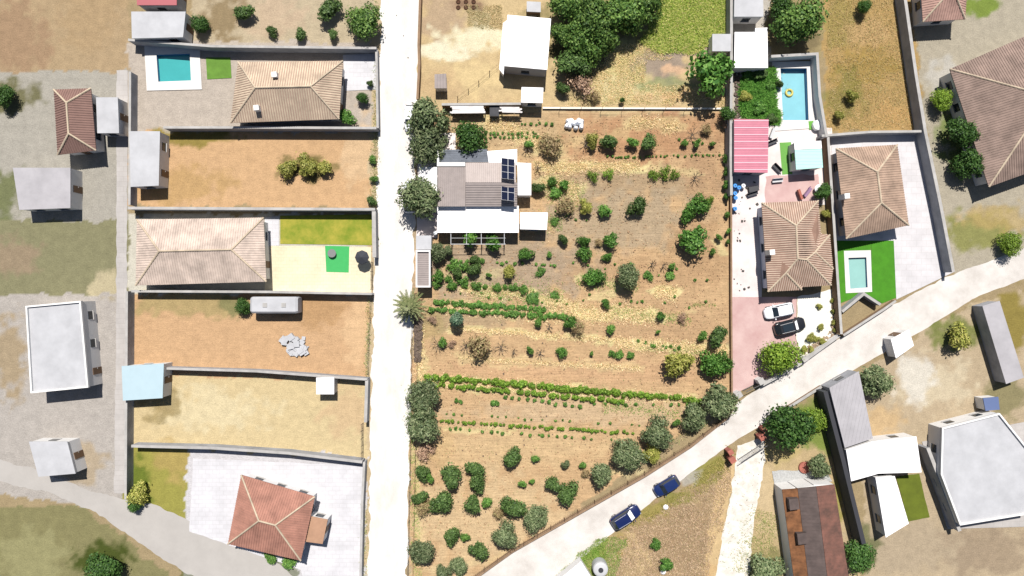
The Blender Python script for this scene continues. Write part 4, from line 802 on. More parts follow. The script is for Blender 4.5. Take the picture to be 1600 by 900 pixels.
# north rows of the field
T('dry', 860, 226, 20, 'large grey brown twiggy bush below the white sacks'); T('citrus', 950, 220, 13, 'round dark green tree in the northern row, left one'); T('young', 986, 222, 10, 'sparse young tree between the two round trees of the northern row'); T('citrus', 1012, 222, 13, 'round green tree in the northern row, right one')
T('yellow', 926, 220, 11, 'sparse yellow green tree with spreading limbs left of the northern round tree'); T('young', 826, 224, 8, 'thin forked fig sapling above the solar panels'); T('young', 1069, 224, 6, 'small sapling in the northern row, third from the wall'); T('young', 1090, 222, 7, 'small sapling in the northern row, second from the wall'); T('young', 1113, 224, 5, 'small sapling in the northern row nearest the wall'); T('dry', 1105, 203, 9, 'dry twiggy heap near the east wall')
T('vinebush', 926, 275, 11, 'grapevine clump in the upper middle row, left half'); T('vinebush', 951, 273, 10, 'grapevine clump in the upper middle row, right half'); T('vinebush', 1022, 273, 10, 'left grapevine of the three below the dirt bank'); T('vinebush', 1040, 270, 12, 'middle grapevine of the three below the dirt bank'); T('vinebush', 1054, 272, 9, 'right grapevine of the three below the dirt bank')
T('fig', 863, 285, 8, 'bright leafy bush upper left of the straw patch'); T('fig', 880, 288, 8, 'bright leafy bush right of the straw patch'); T('bush', 866, 302, 11, 'green squash plant beside the farmhouse annex', .8); T('dry', 885, 319, 15, 'yellowish dry bush right of the farmhouse annex'); T('bush', 868, 345, 8, 'low grey green plant right of the white annex', .6)
T('yellow', 914, 323, 12, 'olive green round bush, leftmost of the upper middle orchard row'); T('young', 947, 329, 11, 'small drooping green tree in the upper middle orchard row'); T('citrus', 994, 321, 15, 'round dark green tree in the upper middle orchard row'); T('fig', 1074, 333, 14, 'left half of the big broad leaved fig pair'); T('fig', 1095, 318, 16, 'right half of the big broad leaved fig pair'); T('vinebush', 1110, 312, 7, 'pale green shoot beside the big fig pair')
T('fig', 1082, 380, 22, 'large single fig tree near the east wall'); T('young', 1122, 370, 6, 'small round tree close to the east wall, upper one'); T('young', 1115, 393, 6, 'small round tree close to the east wall, lower one')
T('citrus', 881, 374, 8, 'small green tree left of the paired orchard trees'); T('fig', 912, 376, 10, 'upper tree of the touching pair in the middle orchard'); T('fig', 912, 398, 12, 'lower tree of the touching pair in the middle orchard'); T('dry', 936, 379, 7, 'sparse grey sapling between the middle orchard trees'); T('fig', 954, 378, 12, 'green tree right of the sparse grey sapling'); T('fig', 948, 401, 8, 'small green tree below the middle orchard trees'); T('olive', 980, 430, 18, 'tall olive green tree in the middle of the field', 1.2); T('fig', 922, 432, 13, 'left half of the low spreading fig in mid field'); T('fig', 938, 433, 11, 'right half of the low spreading fig in mid field')
T('fig', 822, 398, 12, 'bright green tree standing right of the pergola'); T('yellow', 793, 423, 11, 'round yellow olive bush below the pergola'); T('young', 858, 397, 5, 'tiny sapling right of the bright green tree'); T('young', 765, 430, 5, 'tiny sapling left of the round yellow bush'); T('bush', 845, 426, 9, 'grey green artichoke like plant in the grey soil', .7)
# vegetables left
T('citrus', 742, 421, 11, 'dark round bush in the kitchen garden'); T('bush', 710, 414, 14, 'wide leafy bush in the kitchen garden, left of the middle'); T('citrus', 716, 426, 8, 'dark bush below the wide leafy bush of the kitchen garden'); T('fig', 684, 431, 10, 'leafy bush beside the narrow garage'); T('bush', 725, 418, 8, 'small bush between the two big kitchen garden bushes'); T('bush', 702, 436, 7, 'small bush below the wide leafy bush'); T('bush', 722, 440, 10, 'low bush above the lettuce row'); T('citrus', 742, 407, 8, 'green bush under the pergola shade line')
for i, (x, r_) in enumerate([(682, 8), (704, 9), (727, 6), (743, 9), (757, 5), (775, 8), (789, 5), (802, 8), (818, 9)]): T('bush', x, 446 + i * .6, r_, 'round leafy plant in the row along y of the kitchen garden'.replace(' along y', ' across the foot'), group='leafy plants across the foot of the kitchen garden')
T('bush', 835, 464, 12, 'grey green sprawling plant above the dense crop rows', .5); T('bush', 868, 462, 8, 'low green plant right of the sprawling grey one', .5); T('blue', 712, 500, 10, 'dark blue green shrub at the end of the crop rows'); T('young', 840, 504, 8, 'small round tree between the crop rows and the straw strip'); T('fig', 893, 502, 11, 'leafy green tree at the right end of the crop rows'); T('dry', 903, 508, 13, 'sparse grey shrub in the straw strip'); T('brown', 675, 500, 8, 'pile of dry brush beside the rubble strip')
T('fig', 946, 430 + 45, 8, 'bright green sapling in the straw strip')
T('dry', 752, 541, 19, 'big grey yellow twiggy bush in the lower tree row', 1.2); T('young', 691, 534, 8, 'small leafy top of the leftmost bare tree'); T('brown', 706, 537, 7, 'grey brown dead bush in the lower tree row'); T('young', 827, 546, 7, 'small round tree in the lower row right of the bare tree'); T('fig', 877, 551, 9, 'small green fig at the middle of the lower row'); T('young', 924, 553, 4, 'thin sapling right of the small green fig'); T('bush', 958, 553, 7, 'left one of the three low leafy plants in the lower row'); T('bush', 970, 554, 8, 'middle one of the three low leafy plants in the lower row'); T('bush', 984, 556, 7, 'right one of the three low leafy plants in the lower row')
T('fig', 1031, 494, 7, 'little bright green fig above the lower right trees'); T('brown', 1067, 497, 9, 'grey dead bush in the bare soil on the right'); T('young', 955, 516, 8, 'palm like seedling in the bare soil'); T('young', 1029, 518, 4, 'tiny seedling left of the right hand trees')
T('citrus', 1122, 524, 15, 'upper green tree near the lower east wall'); T('young', 1100, 525, 9, 'small tree touching the upper tree near the lower east wall'); T('yellow', 1062, 567, 21, 'dense yellow green tree left of the big fig by the wall', 1.1); T('fig', 1112, 568, 19, 'left half of the big dark tree against the lower east wall', 1.2); T('fig', 1130, 565, 17, 'right half of the big dark tree against the lower east wall', 1.2); T('bush', 985, 415, 5, 'tiny bush above the tall olive green tree'); T('bush', 1015, 431, 9, 'left grey green clump right of the tall olive green tree', .7); T('bush', 1049, 431, 9, 'right grey green clump right of the tall olive green tree', .7); T('young', 1051, 415, 6, 'little sapling above the right grey green clump')
# lane side olives
T('olive', 1122, 625, 24, 'silvery olive at the corner of driveway and lane'); T('olive', 1084, 655, 21, 'green olive standing on the lane edge, second from the corner'); T('olive', 1027, 679, 23, 'wide olive on the lane edge above the yellowish tree'); T('yellow', 1018, 706, 16, 'yellowish brown tree leaning over the lane'); T('olive', 980, 712, 23, 'wide olive left of the yellowish tree on the lane edge'); T('olive', 940, 742, 16, 'small olive reaching over the kerb wall'); T('young', 1055, 661, 7, 'young tree between two lane side olives'); T('dry', 915, 741, 7, 'dry bush left of the small lane side olive')
# south west orchard
for (k_, x, y, r_, lab) in [('citrus', 803, 714, 15, 'tree at the top of the orchard below the crop rows'), ('young', 836, 716, 7, 'little round tree right of the topmost orchard tree'), ('olive', 883, 726, 7, 'small dark tree midway to the lane'), ('young', 910, 728, 6, 'small tree right of the small dark tree'), ('citrus', 864, 757, 12, 'round tree left of the tall one at the kerb wall'), ('citrus', 890, 771, 17, 'tall tree beside the kerb wall in the orchard'), ('young', 818, 756, 7, 'left one of two tiny trees in the orchard centre'), ('young', 832, 753, 5, 'right one of two tiny trees in the orchard centre'), ('citrus', 800, 793, 18, 'large round orchard tree above the pale one'), ('dry', 778, 804, 10, 'dry grey bush left of the large round orchard tree'), ('olive', 788, 838, 19, 'pale green orchard tree touching the kerb wall'), ('olive', 836, 808, 19, 'broad orchard tree on the kerb wall'), ('citrus', 747, 860, 15, 'orchard tree alone near the lower kerb wall'), ('citrus', 704, 744, 17, 'upper tree of the left orchard group'), ('citrus', 687, 785, 19, 'largest tree of the left orchard group'), ('citrus', 744, 733, 14, 'upper tree of the middle orchard group'), ('citrus', 745, 757, 15, 'second tree of the middle orchard group'), ('citrus', 740, 787, 14, 'lower tree of the middle orchard group'), ('young', 760, 787, 9, 'small tree right of the lower middle group tree'), ('citrus', 659, 741, 13, 'orchard tree at the roadside fence, upper one'), ('young', 671, 745, 8, 'small tree behind the upper roadside orchard tree'), ('citrus', 655, 779, 12, 'orchard tree at the roadside fence, middle one'), ('dry', 660, 792, 13, 'dry scrub below the middle roadside tree'), ('olive', 657, 862, 18, 'grey green tree at the roadside fence, lowest one'), ('citrus', 704, 840, 14, 'orchard tree in the lower left group'), ('young', 726, 839, 8, 'small orchard tree right of the lower left one'), ('olive', 717, 888, 14, 'pale tree at the bottom edge of the orchard'), ('olive', 692, 895, 13, 'dark tree at the bottom edge of the orchard'), ('olive', 662, 622, 25, 'upper of two large olives on the field fence by the road'), ('olive', 660, 660, 25, 'lower of two large olives on the field fence by the road'), ('brown', 664, 706, 15, 'dry twiggy bush below the two large fence olives')]: T(k_, x, y, r_, lab)
# north clump
for i, (x, y, r_) in enumerate([(885, 12, 28), (925, 22, 32), (968, 15, 32), (1008, 8, 26), (900, 52, 26), (942, 52, 26), (878, 50, 18), (918, 80, 22), (980, 42, 18), (890, 100, 20), (912, 100, 18)]):
    T('tall' if y < 90 else 'citrus', x, y, r_, ['tall green tree of the clump touching the warehouse corner', 'tall green tree in the middle top of the clump', 'tall green tree top right of middle in the clump', 'tall green tree at the right end of the clump beside bright grass', 'tall green tree of the clump right of the warehouse roof', 'dark green tree at the centre of the clump', 'narrow green tree of the clump pressed to the warehouse', 'bright green tree low in the clump', 'small dark tree under the clump right half', 'leafy tree at the lower left foot of the clump', 'leafy tree at the lower right foot of the clump'][i], group='trees of the northern clump')
T('brown', 908, 132, 20, 'grey leafless scrub below the tree clump', 1.2); T('citrus', 878, 138, 10, 'small green bush between the shed and the grey scrub'); T('fig', 1108, 108, 34, 'very large fig tree below the small white shed', 1.3); T('dry', 930, 150, 10, 'dry weeds bush by the north kerb'); T('dark', 972, 156, 4, 'tiny dark bush standing at the north kerb')
# wall ivy
for i, (y, r_, k_) in enumerate([(178, 12, 'dark'), (196, 9, 'brown'), (248, 8, 'fig'), (268, 8, 'fig'), (290, 7, 'fig'), (306, 6, 'fig'), (336, 5, 'young'), (362, 5, 'young'), (378, 4, 'young')]): T(k_, 1138 - (i > 1), y, r_, ['dark tree leaning on the east wall by the kerb end', 'bare brown creeper on the east wall', 'topmost green creeper on the east wall', 'second green creeper on the east wall', 'third green creeper on the east wall', 'fourth green creeper on the east wall', 'small creeper beside the blue barrels', 'small creeper below the blue barrels', 'lowest small creeper on the east wall'][i], group='creepers on the east wall')
# east plot
T('lime', 1217, 556, 28, 'round clipped lime green tree below the black car'); T('tall', 1250, 32, 34, 'large olive green tree above the pool wall'); T('dark', 1222, 10, 20, 'dark tree at the top edge beside the large olive green one'); T('dark', 1287, 300, 12, 'dark shrub between the pool house and the hipped house'); T('yellow', 1290, 335, 7, 'thin yellow shrub right of the hipped house'); T('dark', 1237, 666, 31, 'big dark round tree beside the gravel track gate', 1.2); T('lime', 1268, 655, 22, 'bright green shrub right of the big dark tree', .6, name='leafy_shrub'); T('olive', 1282, 727, 18, 'small grey green tree above the rusty barn')
T('olive', 1196, 892, 26, 'olive green bush at the bottom left of the rusty barn', .7); T('dark', 1345, 868, 24, 'dark green bush right of the rusty barn', .7); T('citrus', 1218, 130, 6, 'slim shrub left of the pool'); T('fig', 1024, 850, 9, 'green shrub in the dry grass below the parked cars', .8); T('fig', 1042, 880, 11, 'bright green shrub at the lower edge of the dry grass', .8)
for x, y, r_, k_, lab in [(1168, 116, 9, 'fig', 'leafy shrub at the top left of the dense green garden'), (1188, 116, 10, 'citrus', 'dark shrub at the top of the dense green garden'), (1205, 132, 8, 'fig', 'leafy shrub by the pool side of the dense green garden'), (1166, 150, 9, 'yellow', 'yellow green bush on the left of the dense green garden'), (1188, 166, 11, 'fig', 'large leafy shrub in the middle of the dense green garden'), (1207, 186, 9, 'citrus', 'shrub at the lower right corner of the dense green garden')]: T(k_, x, y, r_, lab, .6, name='garden_shrub')
for x, y, r_, lab in [(1280, 479, 5, 'small potted shrub in the gravel yard below the house corner'), (1282, 510, 6, 'yellow green rosette in the middle of the gravel yard'), (1267, 527, 7, 'left brown green rosette in the gravel yard'), (1276, 529, 6, 'right brown green rosette in the gravel yard'), (1256, 545, 6, 'rosette by the gate end of the gravel yard'), (1268, 546, 5, 'rosette against the garden wall'), (1287, 534, 6, 'rosette in the lower right corner of the gravel yard'), (1302, 470, 4, 'top shrub of the border on the yard wall'), (1303, 487, 4, 'second shrub of the border on the yard wall'), (1304, 504, 5, 'third shrub of the border on the yard wall'), (1306, 517, 5, 'fourth shrub of the border on the yard wall')]: T('yellow', x, y, r_, lab, .6, name='garden_shrub')
T('lime', 1473, 155, 16, 'rounded green bush left of the big mauve roof', .9, name='leafy_shrub'); T('dark', 1500, 210, 22, 'upper dark bush along the mauve roof house'); T('dark', 1512, 255, 20, 'lower dark bush along the mauve roof house'); T('olive', 1370, 595, 24, 'grey green tree between the grey roof and the lane'); T('yellow', 1500, 525, 18, 'yellow green bush beside the lane on the right'); T('lime', 1580, 380, 18, 'green bush above the lane at the right edge', .8, name='leafy_shrub'); T('dark', 1350, 10, 10, 'small bush at the top of the dry lot'); T('yellow', 1330, 150, 10, 'weedy bush in the middle of the dry lot'); T('yellow', 1310, 180, 8, 'weedy bush low in the dry lot')
# west plots
for k_, x, y, r_, lab in [('tall', 565, 35, 27, 'large round tree at the roadside above the grey wall'), ('citrus', 515, 12, 18, 'bright tree left of the large roadside tree'), ('citrus', 470, 52, 10, 'left bush on the grey wall'), ('citrus', 520, 54, 8, 'right bush on the grey wall'), ('citrus', 424, 50, 9, 'far left bush on the grey wall'), ('dark', 567, 152, 9, 'conical bush on the white terrace'), ('fig', 540, 184, 14, 'leafy bush at the corner of the beige tiled house'), ('dark', 312, 38, 13, 'dark bush in the upper left plot'), ('citrus', 380, 20, 14, 'tree between the bare beds at the top left'), ('dark', 5, 150, 16, 'dark tree at the left edge'), ('yellow', 450, 262, 14, 'left weed bush in the bare tan plot'), ('yellow', 478, 258, 17, 'middle weed bush in the bare tan plot'), ('yellow', 505, 264, 13, 'right weed bush in the bare tan plot'), ('young', 583, 250, 7, 'upper roadside shrub by the bare tan plot'), ('young', 583, 280, 7, 'middle roadside shrub by the bare tan plot'), ('citrus', 581, 315, 8, 'lower roadside shrub by the bare tan plot'), ('young', 588, 372, 4, 'tiny shrub outside the lawn wall'), ('dark', 160, 890, 24, 'dark tree at the bottom left corner'), ('yellow', 215, 770, 16, 'yellow bush beside the west lane'), ('dark', 210, 790, 10, 'dark bush at the bend of the west lane'), ('dark', 380, 478, 12, 'dark bush left of the white caravan'), ('citrus', 578, 130, 5, 'shrub on the verge by the white terrace')]: T(k_, x, y, r_, lab, .8)
T('young', 450, 875, 13, 'flat green bush below the red tiled house', .4); T('young', 420, 868, 12, 'second flat green bush below the red tiled house', .4)
# bare trees
def bare(px, py, r_, label):
    x, y = P(px, py); e = empty('bare_tree', (x, y, 0), label, 'tree', 'bare trees'); t = MB(); t.tube((x, y, 0), (x, y, .6), .07, .06); b2 = MB()
    for k in range(6):
        a = k * 1.05 + random.uniform(-.3, .3); L = r_ / PX * random.uniform(.7, 1.1); p = Vector((x, y, .55)); q_ = p + Vector((math.cos(a) * L * .5, math.sin(a) * L * .5, .4)); b2.tube(p, q_, .05, .035, 5)
        for s_ in (-.5, .1, .6): b2.tube(q_, q_ + Vector((math.cos(a + s_) * L * .5, math.sin(a + s_) * L * .5, random.uniform(.2, .5))), .035, .012, 4)
    part(e, 'trunk', t, bark); part(e, 'branches', b2, bark)
for a in [(685, 537, 16, 'leftmost bare tree of the lower tree row'), (728, 539, 12, 'bare tree left of the big twiggy bush'), (783, 541, 14, 'bare tree right of the big twiggy bush'), (844, 550, 9, 'small bare tree in the middle of the lower row'), (914, 225, 12, 'bare tree in the northern row left of the yellow green one'), (823, 232, 12, 'bare forked tree above the solar panels'), (858, 510, 7, 'bare sapling at the end of the crop rows'), (840, 263, 8, 'star shaped bare sapling right of the farmhouse'), (1080, 212, 12, 'bare tree near the end of the northern row'), (1085, 278, 9, 'bare sapling below the northern row on the right'), (803, 548, 5, 'tiny bare sapling in the lower row'), (1018, 412, 6, 'left bare sapling right of the tall olive green tree'), (1036, 414, 6, 'right bare sapling right of the tall olive green tree')]: bare(*a)
# araucaria by the road
x, y = P(639, 478, 2.2); e = empty('conifer_tree', (x, y, 0), 'star shaped conifer with feathery branches over the road edge', 'tree'); t = MB(); t.tube((x, y, 0), (x, y, 4.6), .14, .04, 7); part(e, 'trunk', t, bark); fr = []
rs = np.random.RandomState(5)
for lv in range(9):
    z = 1.0 + lv * .42; L = 2.5 * (1 - lv / 10.5)
    for k in range(9):
        a = k * .698 + lv * .35 + rs.uniform(-.1, .1); u = np.array([math.cos(a), math.sin(a), .12]); sd = np.array([-math.sin(a), math.cos(a), 0])
        for s_ in np.arange(.12, L, .07):
            w_ = .26 * (1 - s_ / L * .6); c_ = np.array([x, y, z]) + u * s_
            for q_ in (-1, 1): fr += [c_, c_ + sd * q_ * w_ + u * .12, c_ + sd * q_ * w_ + u * .18 + np.array([0, 0, .02]), c_ + u * .05]
part(e, 'crown', MB(), G['yellow']).data = qmesh('crown', np.array(fr) - np.array([x, y, 0]), leafmat('conifer_leaf', [(.05, .075, .025), (.09, .12, .05), (.15, .17, .08)], trans=.1))
# small plants in rows
smalls = {}
for k_, g, r_, h, n_, lf in [('crop', 'veg', .5, .55, 260, .15), ('vine', 'vine', .5, .75, 300, .14), ('seedling', 'veg', .3, .4, 90, .13)]:
    smalls[k_] = [qmesh(k_, crown(50 + i + len(k_), r_, h, .03, lf, n_, lobes=4, aspect=1.3, spread=.5)[0], G[g]) for i in range(4)]
def row(k_, a, b_, n_, sc, name, label, group, cat='plant', skip=0.0, jit=.12):
    for i in range(n_):
        if random.random() < skip: continue
        t = (i + random.uniform(-.25, .25)) / max(1, n_ - 1); x, y = P(a[0] + (b_[0] - a[0]) * t, a[1] + (b_[1] - a[1]) * t); s_ = sc * random.uniform(.75, 1.25)
        obj(name, random.choice(smalls[k_]), (x + random.uniform(-jit, jit), y + random.uniform(-jit, jit), -.02), label, cat, group, random.uniform(0, 6.28), (s_, s_, s_))
row('vine', (665, 588), (1092, 624), 70, 1.2, 'grapevine', 'bright green grapevine in the upper of the two long vine rows', 'upper long vine row', 'vine'); row('vine', (663, 599), (973, 627), 50, .95, 'grapevine', 'bright green grapevine in the lower of the two long vine rows', 'lower long vine row', 'vine', .03)
row('crop', (678, 472), (850, 483), 26, 1.1, 'crop_plant', 'leafy crop plant in the upper dense row of the kitchen garden', 'upper dense crop row'); row('crop', (676, 484), (885, 495), 32, 1.1, 'crop_plant', 'leafy crop plant in the lower dense row of the kitchen garden', 'lower dense crop row'); row('crop', (725, 478), (800, 480), 8, .95, 'crop_plant', 'leafy crop plant between the two dense kitchen garden rows', 'crop plants between the dense rows')
row('crop', (790, 620), (905, 634), 11, .75, 'crop_plant', 'pepper like plant in the short row under the long vines', 'short row under the long vines', skip=.1); row('crop', (930, 631), (1072, 632), 12, .75, 'crop_plant', 'small plant right of the long vines toward the corner olive', 'small plants right of the long vines', skip=.2)
row('vine', (688, 657), (990, 676), 62, .7, 'vine_plant', 'low bright plant in the middle thin row of the lower field', 'middle thin row of the lower field', skip=.15); row('seedling', (700, 647), (1000, 664), 28, .75, 'seedling', 'seedling in the upper thin row of the lower field', 'upper thin row of the lower field', skip=.45); row('seedling', (702, 669), (965, 689), 26, 1.0, 'seedling', 'seedling in the lower thin row of the lower field', 'lower thin row of the lower field', skip=.15)
row('crop', (758, 209), (838, 209), 12, .6, 'crop_plant', 'low plant in the upper short row near the dark green tree', 'upper short row near the dark tree'); row('crop', (758, 214.5), (838, 214.5), 12, .55, 'crop_plant', 'low plant in the second short row near the dark green tree', 'second short row near the dark tree'); row('crop', (815, 194), (868, 194), 8, .6, 'crop_plant', 'low plant in the row below the sheet stacks', 'row below the sheet stacks', skip=.2)
row('seedling', (944, 246), (1125, 242), 34, .8, 'seedling', 'green seedling in the line below the northern trees', 'line below the northern trees', skip=.15); row('crop', (722, 408), (755, 408), 5, .8, 'crop_plant', 'small bush on the pergola front line', 'bushes on the pergola front line'); row('crop', (775, 410), (815, 411), 5, .65, 'crop_plant', 'small plant in front of the bright green tree', 'plants in front of the bright tree'); row('crop', (838, 412), (866, 414), 5, .6, 'crop_plant', 'small round plant in the grey soil right of the kitchen garden', 'small plants in the grey soil'); row('seedling', (890, 415), (1110, 432), 16, .8, 'seedling', 'scattered seedling below the middle orchard trees', 'seedlings below the middle orchard', skip=.3, jit=.8)
row('seedling', (700, 460), (880, 470), 12, .7, 'seedling', 'scattered seedling above the dense crop rows', 'seedlings above the dense rows', skip=.3, jit=.6); row('seedling', (900, 462), (1110, 478), 14, .8, 'seedling', 'scattered seedling in the bare soil right of the crop rows', 'seedlings right of the crop rows', skip=.2, jit=1.0); row('seedling', (1000, 536), (1060, 545), 10, 1.0, 'seedling', 'green tuft in the straw strip above the yellow green tree', 'tufts in the straw strip', jit=.5); row('crop', (714, 626), (720, 627), 2, .9, 'crop_plant', 'dark plant alone below the vine rows on the left', 'lone dark plants on the left'); row('crop', (767, 629), (777, 630), 2, 1.0, 'crop_plant', 'dark plant alone below the vine rows in the middle', 'lone dark plants in the middle'); row('seedling', (870, 333), (910, 345), 6, .8, 'seedling', 'seedling scattered right of the dry yellow bush', 'seedlings by the dry bush', jit=.6)
row('seedling', (1062, 218), (1100, 224), 5, .8, 'seedling', 'seedling between the saplings of the northern row', 'seedlings of the northern row')

# ---------------------------------------------------------------- grass and straw
def blades(name, pts, n_, cols, h, label, cat, poly=True, wid=.032, strips=None, lean=1.2, br=1.6):
    n_ = int(n_ * 1.7); h *= .85
    rs_ = np.random.RandomState(len(name) + n_); xs, ys = [], []
    if strips:
        tot = sum(math.dist(a, b_) * w_ for a, b_, w_ in strips)
        for a, b_, w_ in strips:
            k = int(n_ * math.dist(a, b_) * w_ / tot); t = rs_.rand(k); ax, ay = P(*a); bx_, by = P(*b_); o = rs_.normal(size=k) * w_ / PX * .55; L = math.hypot(bx_ - ax, by - ay); xs.append(ax + (bx_ - ax) * t - (by - ay) / L * o); ys.append(ay + (by - ay) * t + (bx_ - ax) / L * o)
    else:
        W_ = W(pts); x0, x1 = min(p[0] for p in W_), max(p[0] for p in W_); y0, y1 = min(p[1] for p in W_), max(p[1] for p in W_); x = rs_.uniform(x0, x1, n_ * 2); y = rs_.uniform(y0, y1, n_ * 2)
        wx_ = x + fbm(x, y, .5) * 1.2; wy_ = y + fbm(x + 50, y, .5) * 1.2; m_ = inpoly(wx_, wy_, W_); xs.append(x[m_]); ys.append(y[m_])
    x = np.concatenate(xs); y = np.concatenate(ys); keep = fbm(x, y, .9) + rs_.rand(len(x)) * .7 > .05; x = x[keep]; y = y[keep]; k = len(x); a = rs_.rand(k) * 6.28; L = h * rs_.uniform(.5, 1.3, k); ld = L * lean * rs_.rand(k)
    ux, uy = np.cos(a), np.sin(a); sx, sy = -uy * wid, ux * wid; z0 = np.full(k, -.06); p0 = np.stack([x - sx, y - sy, z0], 1); p1 = np.stack([x + sx, y + sy, z0], 1); tz = L * .7
    p2 = np.stack([x + ux * ld + sx * .5, y + uy * ld + sy * .5, tz], 1); p3 = np.stack([x + ux * ld - sx * .5, y + uy * ld - sy * .5, tz], 1)
    me_ = qmesh(name, np.stack([p0, p1, p2, p3], 1).reshape(-1, 3), leafmat(name + '_blade', cols, .8, .3, br)); o = bpy.data.objects.new(name, me_); C.objects.link(o); tag(o, label, cat, kind='stuff')
straw_c = [(.30, .27, .14), (.50, .46, .28), (.58, .54, .36), (.18, .22, .07)]
blades('straw', None, 30000, straw_c, .28, 'pale dry straw lying in strips across the field', 'straw', strips=[((835, 262), (1000, 260), 10), ((900, 488), (1030, 494), 14), ((1022, 455), (1058, 457), 12), ((720, 452), (830, 460), 9), ((840, 465), (900, 482), 12), ((690, 478), (900, 496), 10), ((700, 512), (1010, 536), 4), ((960, 536), (1140, 548), 10), ((845, 285), (905, 300), 16), ((760, 190), (870, 235), 14), ((655, 594), (900, 610), 10), ((890, 610), (1080, 624), 7), ((720, 560), (1000, 575), 3), ((985, 188), (1060, 198), 10), ((655, 480), (655, 600), 8)])
blades('tall_grass', [(1000, 74), (1025, 20), (1020, -40), (1141, -40), (1141, 60), (1095, 78), (1045, 84)], 16000, [(.08, .17, .02), (.16, .25, .04), (.28, .34, .09), (.40, .39, .19)], .45, 'bright green tall grass in the top right of the sandy plot', 'grass')
blades('brush_specks', [(665, 190), (1130, 190), (1130, 600), (760, 860), (660, 860)], 2600, [(.15, .11, .07), (.22, .17, .11), (.08, .13, .04), (.45, .40, .25)], .16, 'scattered dry stalks and tiny weeds over the tilled soil', 'weeds', wid=.05)
blades('garden_grass', [(1156, 107), (1208, 107), (1216, 194), (1156, 192)], 9000, [(.03, .12, .015), (.07, .2, .03), (.12, .27, .05)], .6, 'lush green grass filling the garden beside the pool', 'grass', wid=.07)
blades('dry_grass', [(895, 150), (940, 90), (990, 68), (1060, 84), (1010, 100), (1005, 130), (1140, 140), (1140, 164), (880, 166)], 12000, [(.36, .34, .16), (.55, .51, .32), (.58, .50, .32), (.14, .22, .05), (.5, .47, .28)], .24, 'pale straw coloured weeds below the tree clump', 'dry grass')
blades('brown_grass', [(950, 850), (1000, 815), (1075, 775), (1140, 715), (1142, 760), (1102, 912), (940, 912)], 22000, [(.20, .17, .11), (.34, .29, .19), (.50, .43, .30), (.20, .21, .09)], .24, 'brown dry grass on the triangle of waste ground', 'dry grass')
blades('verge_grass', [(868, 905), (930, 845), (980, 838), (960, 912)], 6000, [(.05, .12, .02), (.10, .18, .03), (.2, .24, .08)], .3, 'green grass patch around the water tank', 'grass')
blades('verge_weeds', [(1030, 790), (1080, 752), (1140, 696), (1148, 712), (1100, 770), (1040, 800), (980, 830), (975, 815)], 6000, [(.14, .17, .04), (.24, .24, .07), (.34, .31, .13)], .3, 'yellow green weeds on the verge behind the parked cars', 'weeds')
blades('lot_grass', [(1290, -20), (1415, -20), (1434, 202), (1295, 206)], 6000, [(.24, .22, .09), (.36, .30, .16), (.15, .19, .06), (.44, .37, .22)], .25, 'brown and green weeds over the dry lot', 'weeds')
blades('yard_weeds', [(725, 8), (785, 8), (785, 46), (730, 44)], 1200, [(.26, .23, .12), (.2, .22, .1), (.42, .36, .22)], .2, 'thin weeds in the sandy yard left of the warehouse', 'weeds')
blades('field_weeds', None, 5000, [(.07, .16, .03), (.12, .22, .05), (.2, .27, .09)], .25, 'thin green weeds among the straw strips', 'weeds', strips=[((740, 455), (880, 465), 20), ((950, 485), (1080, 500), 10), ((850, 290), (910, 310), 22), ((1000, 540), (1100, 550), 8), ((1080, 476), (1120, 476), 3), ((640, 600), (652, 900), 8), ((940, 636), (1080, 645), 9), ((830, 345), (880, 350), 15), ((900, 440), (1000, 450), 10)])
blades('roadside_weeds', None, 5000, [(.08, .15, .03), (.16, .2, .07), (.3, .28, .14)], .3, 'weeds along the edges of the dirt road', 'weeds', strips=[((586, 100), (587, 200), 4), ((587, 205), (584, 325), 6), ((588, 335), (586, 400), 4), ((577, 465), (573, 590), 4), ((571, 780), (569, 900), 5), ((1050, 690), (1140, 640), 5), ((1200, 800), (1170, 900), 30), ((1160, 150), (1200, 180), 40)])
# rubble
def rubble(name, pts, n_, s0, s1, m_, label, cat='rubble'):
    mb = MB(); W_ = W(pts); k = 0
    while k < n_:
        x = random.uniform(min(p[0] for p in W_), max(p[0] for p in W_)); y = random.uniform(min(p[1] for p in W_), max(p[1] for p in W_))
        if not inpoly(np.array([x]), np.array([y]), W_)[0]: continue
        k += 1; s_ = random.uniform(s0, s1); mb.box(x, y, 0, s_, s_ * random.uniform(.4, 1.2), s_ * random.uniform(.3, .7), random.random() * 3)
    solo(name, mb, m_, label, cat, kind='stuff')
stone = mat('rubble_stone', PH(120, 104, 92), .95, .4, 3); rubble('rubble', [(648, 500), (660, 500), (657, 565), (648, 565)], 220, .15, .5, stone, 'strip of dark stones and logs inside the roadside fence')
rubble('debris', [(440, 530), (470, 522), (485, 540), (478, 556), (450, 550)], 60, .3, 1.0, offroof, 'heap of white debris in the tan plot with the caravan'); rubble('pebbles', [(1150, 700), (1190, 690), (1175, 890), (1115, 890)], 90, .05, .13, mat('pale_stone', PH(176, 160, 142), .95, .3, 3), 'loose stones scattered on the gravel track')
rubble('soil_clods', [(660, 185), (1135, 185), (1135, 605), (745, 890), (655, 890)], 3500, .06, .17, mat('clod_soil', PH(214, 172, 132, .42), .95, .3, 1.5), 'clods of earth over the tilled field', 'soil')
rubble('yard_litter', [(1147, 278), (1190, 285), (1184, 330), (1160, 350), (1172, 455), (1147, 455)], 34, .08, .35, mat('litter', (.05, .045, .04), .8, .4, 3), 'small dark odds and ends lying in the pale yard')
rubble('track_stones', [(985, 820), (1000, 800), (600, 20), (655, 20), (640, 880), (590, 880)], 60, .08, .2, stone, 'few loose stones on the dirt road')
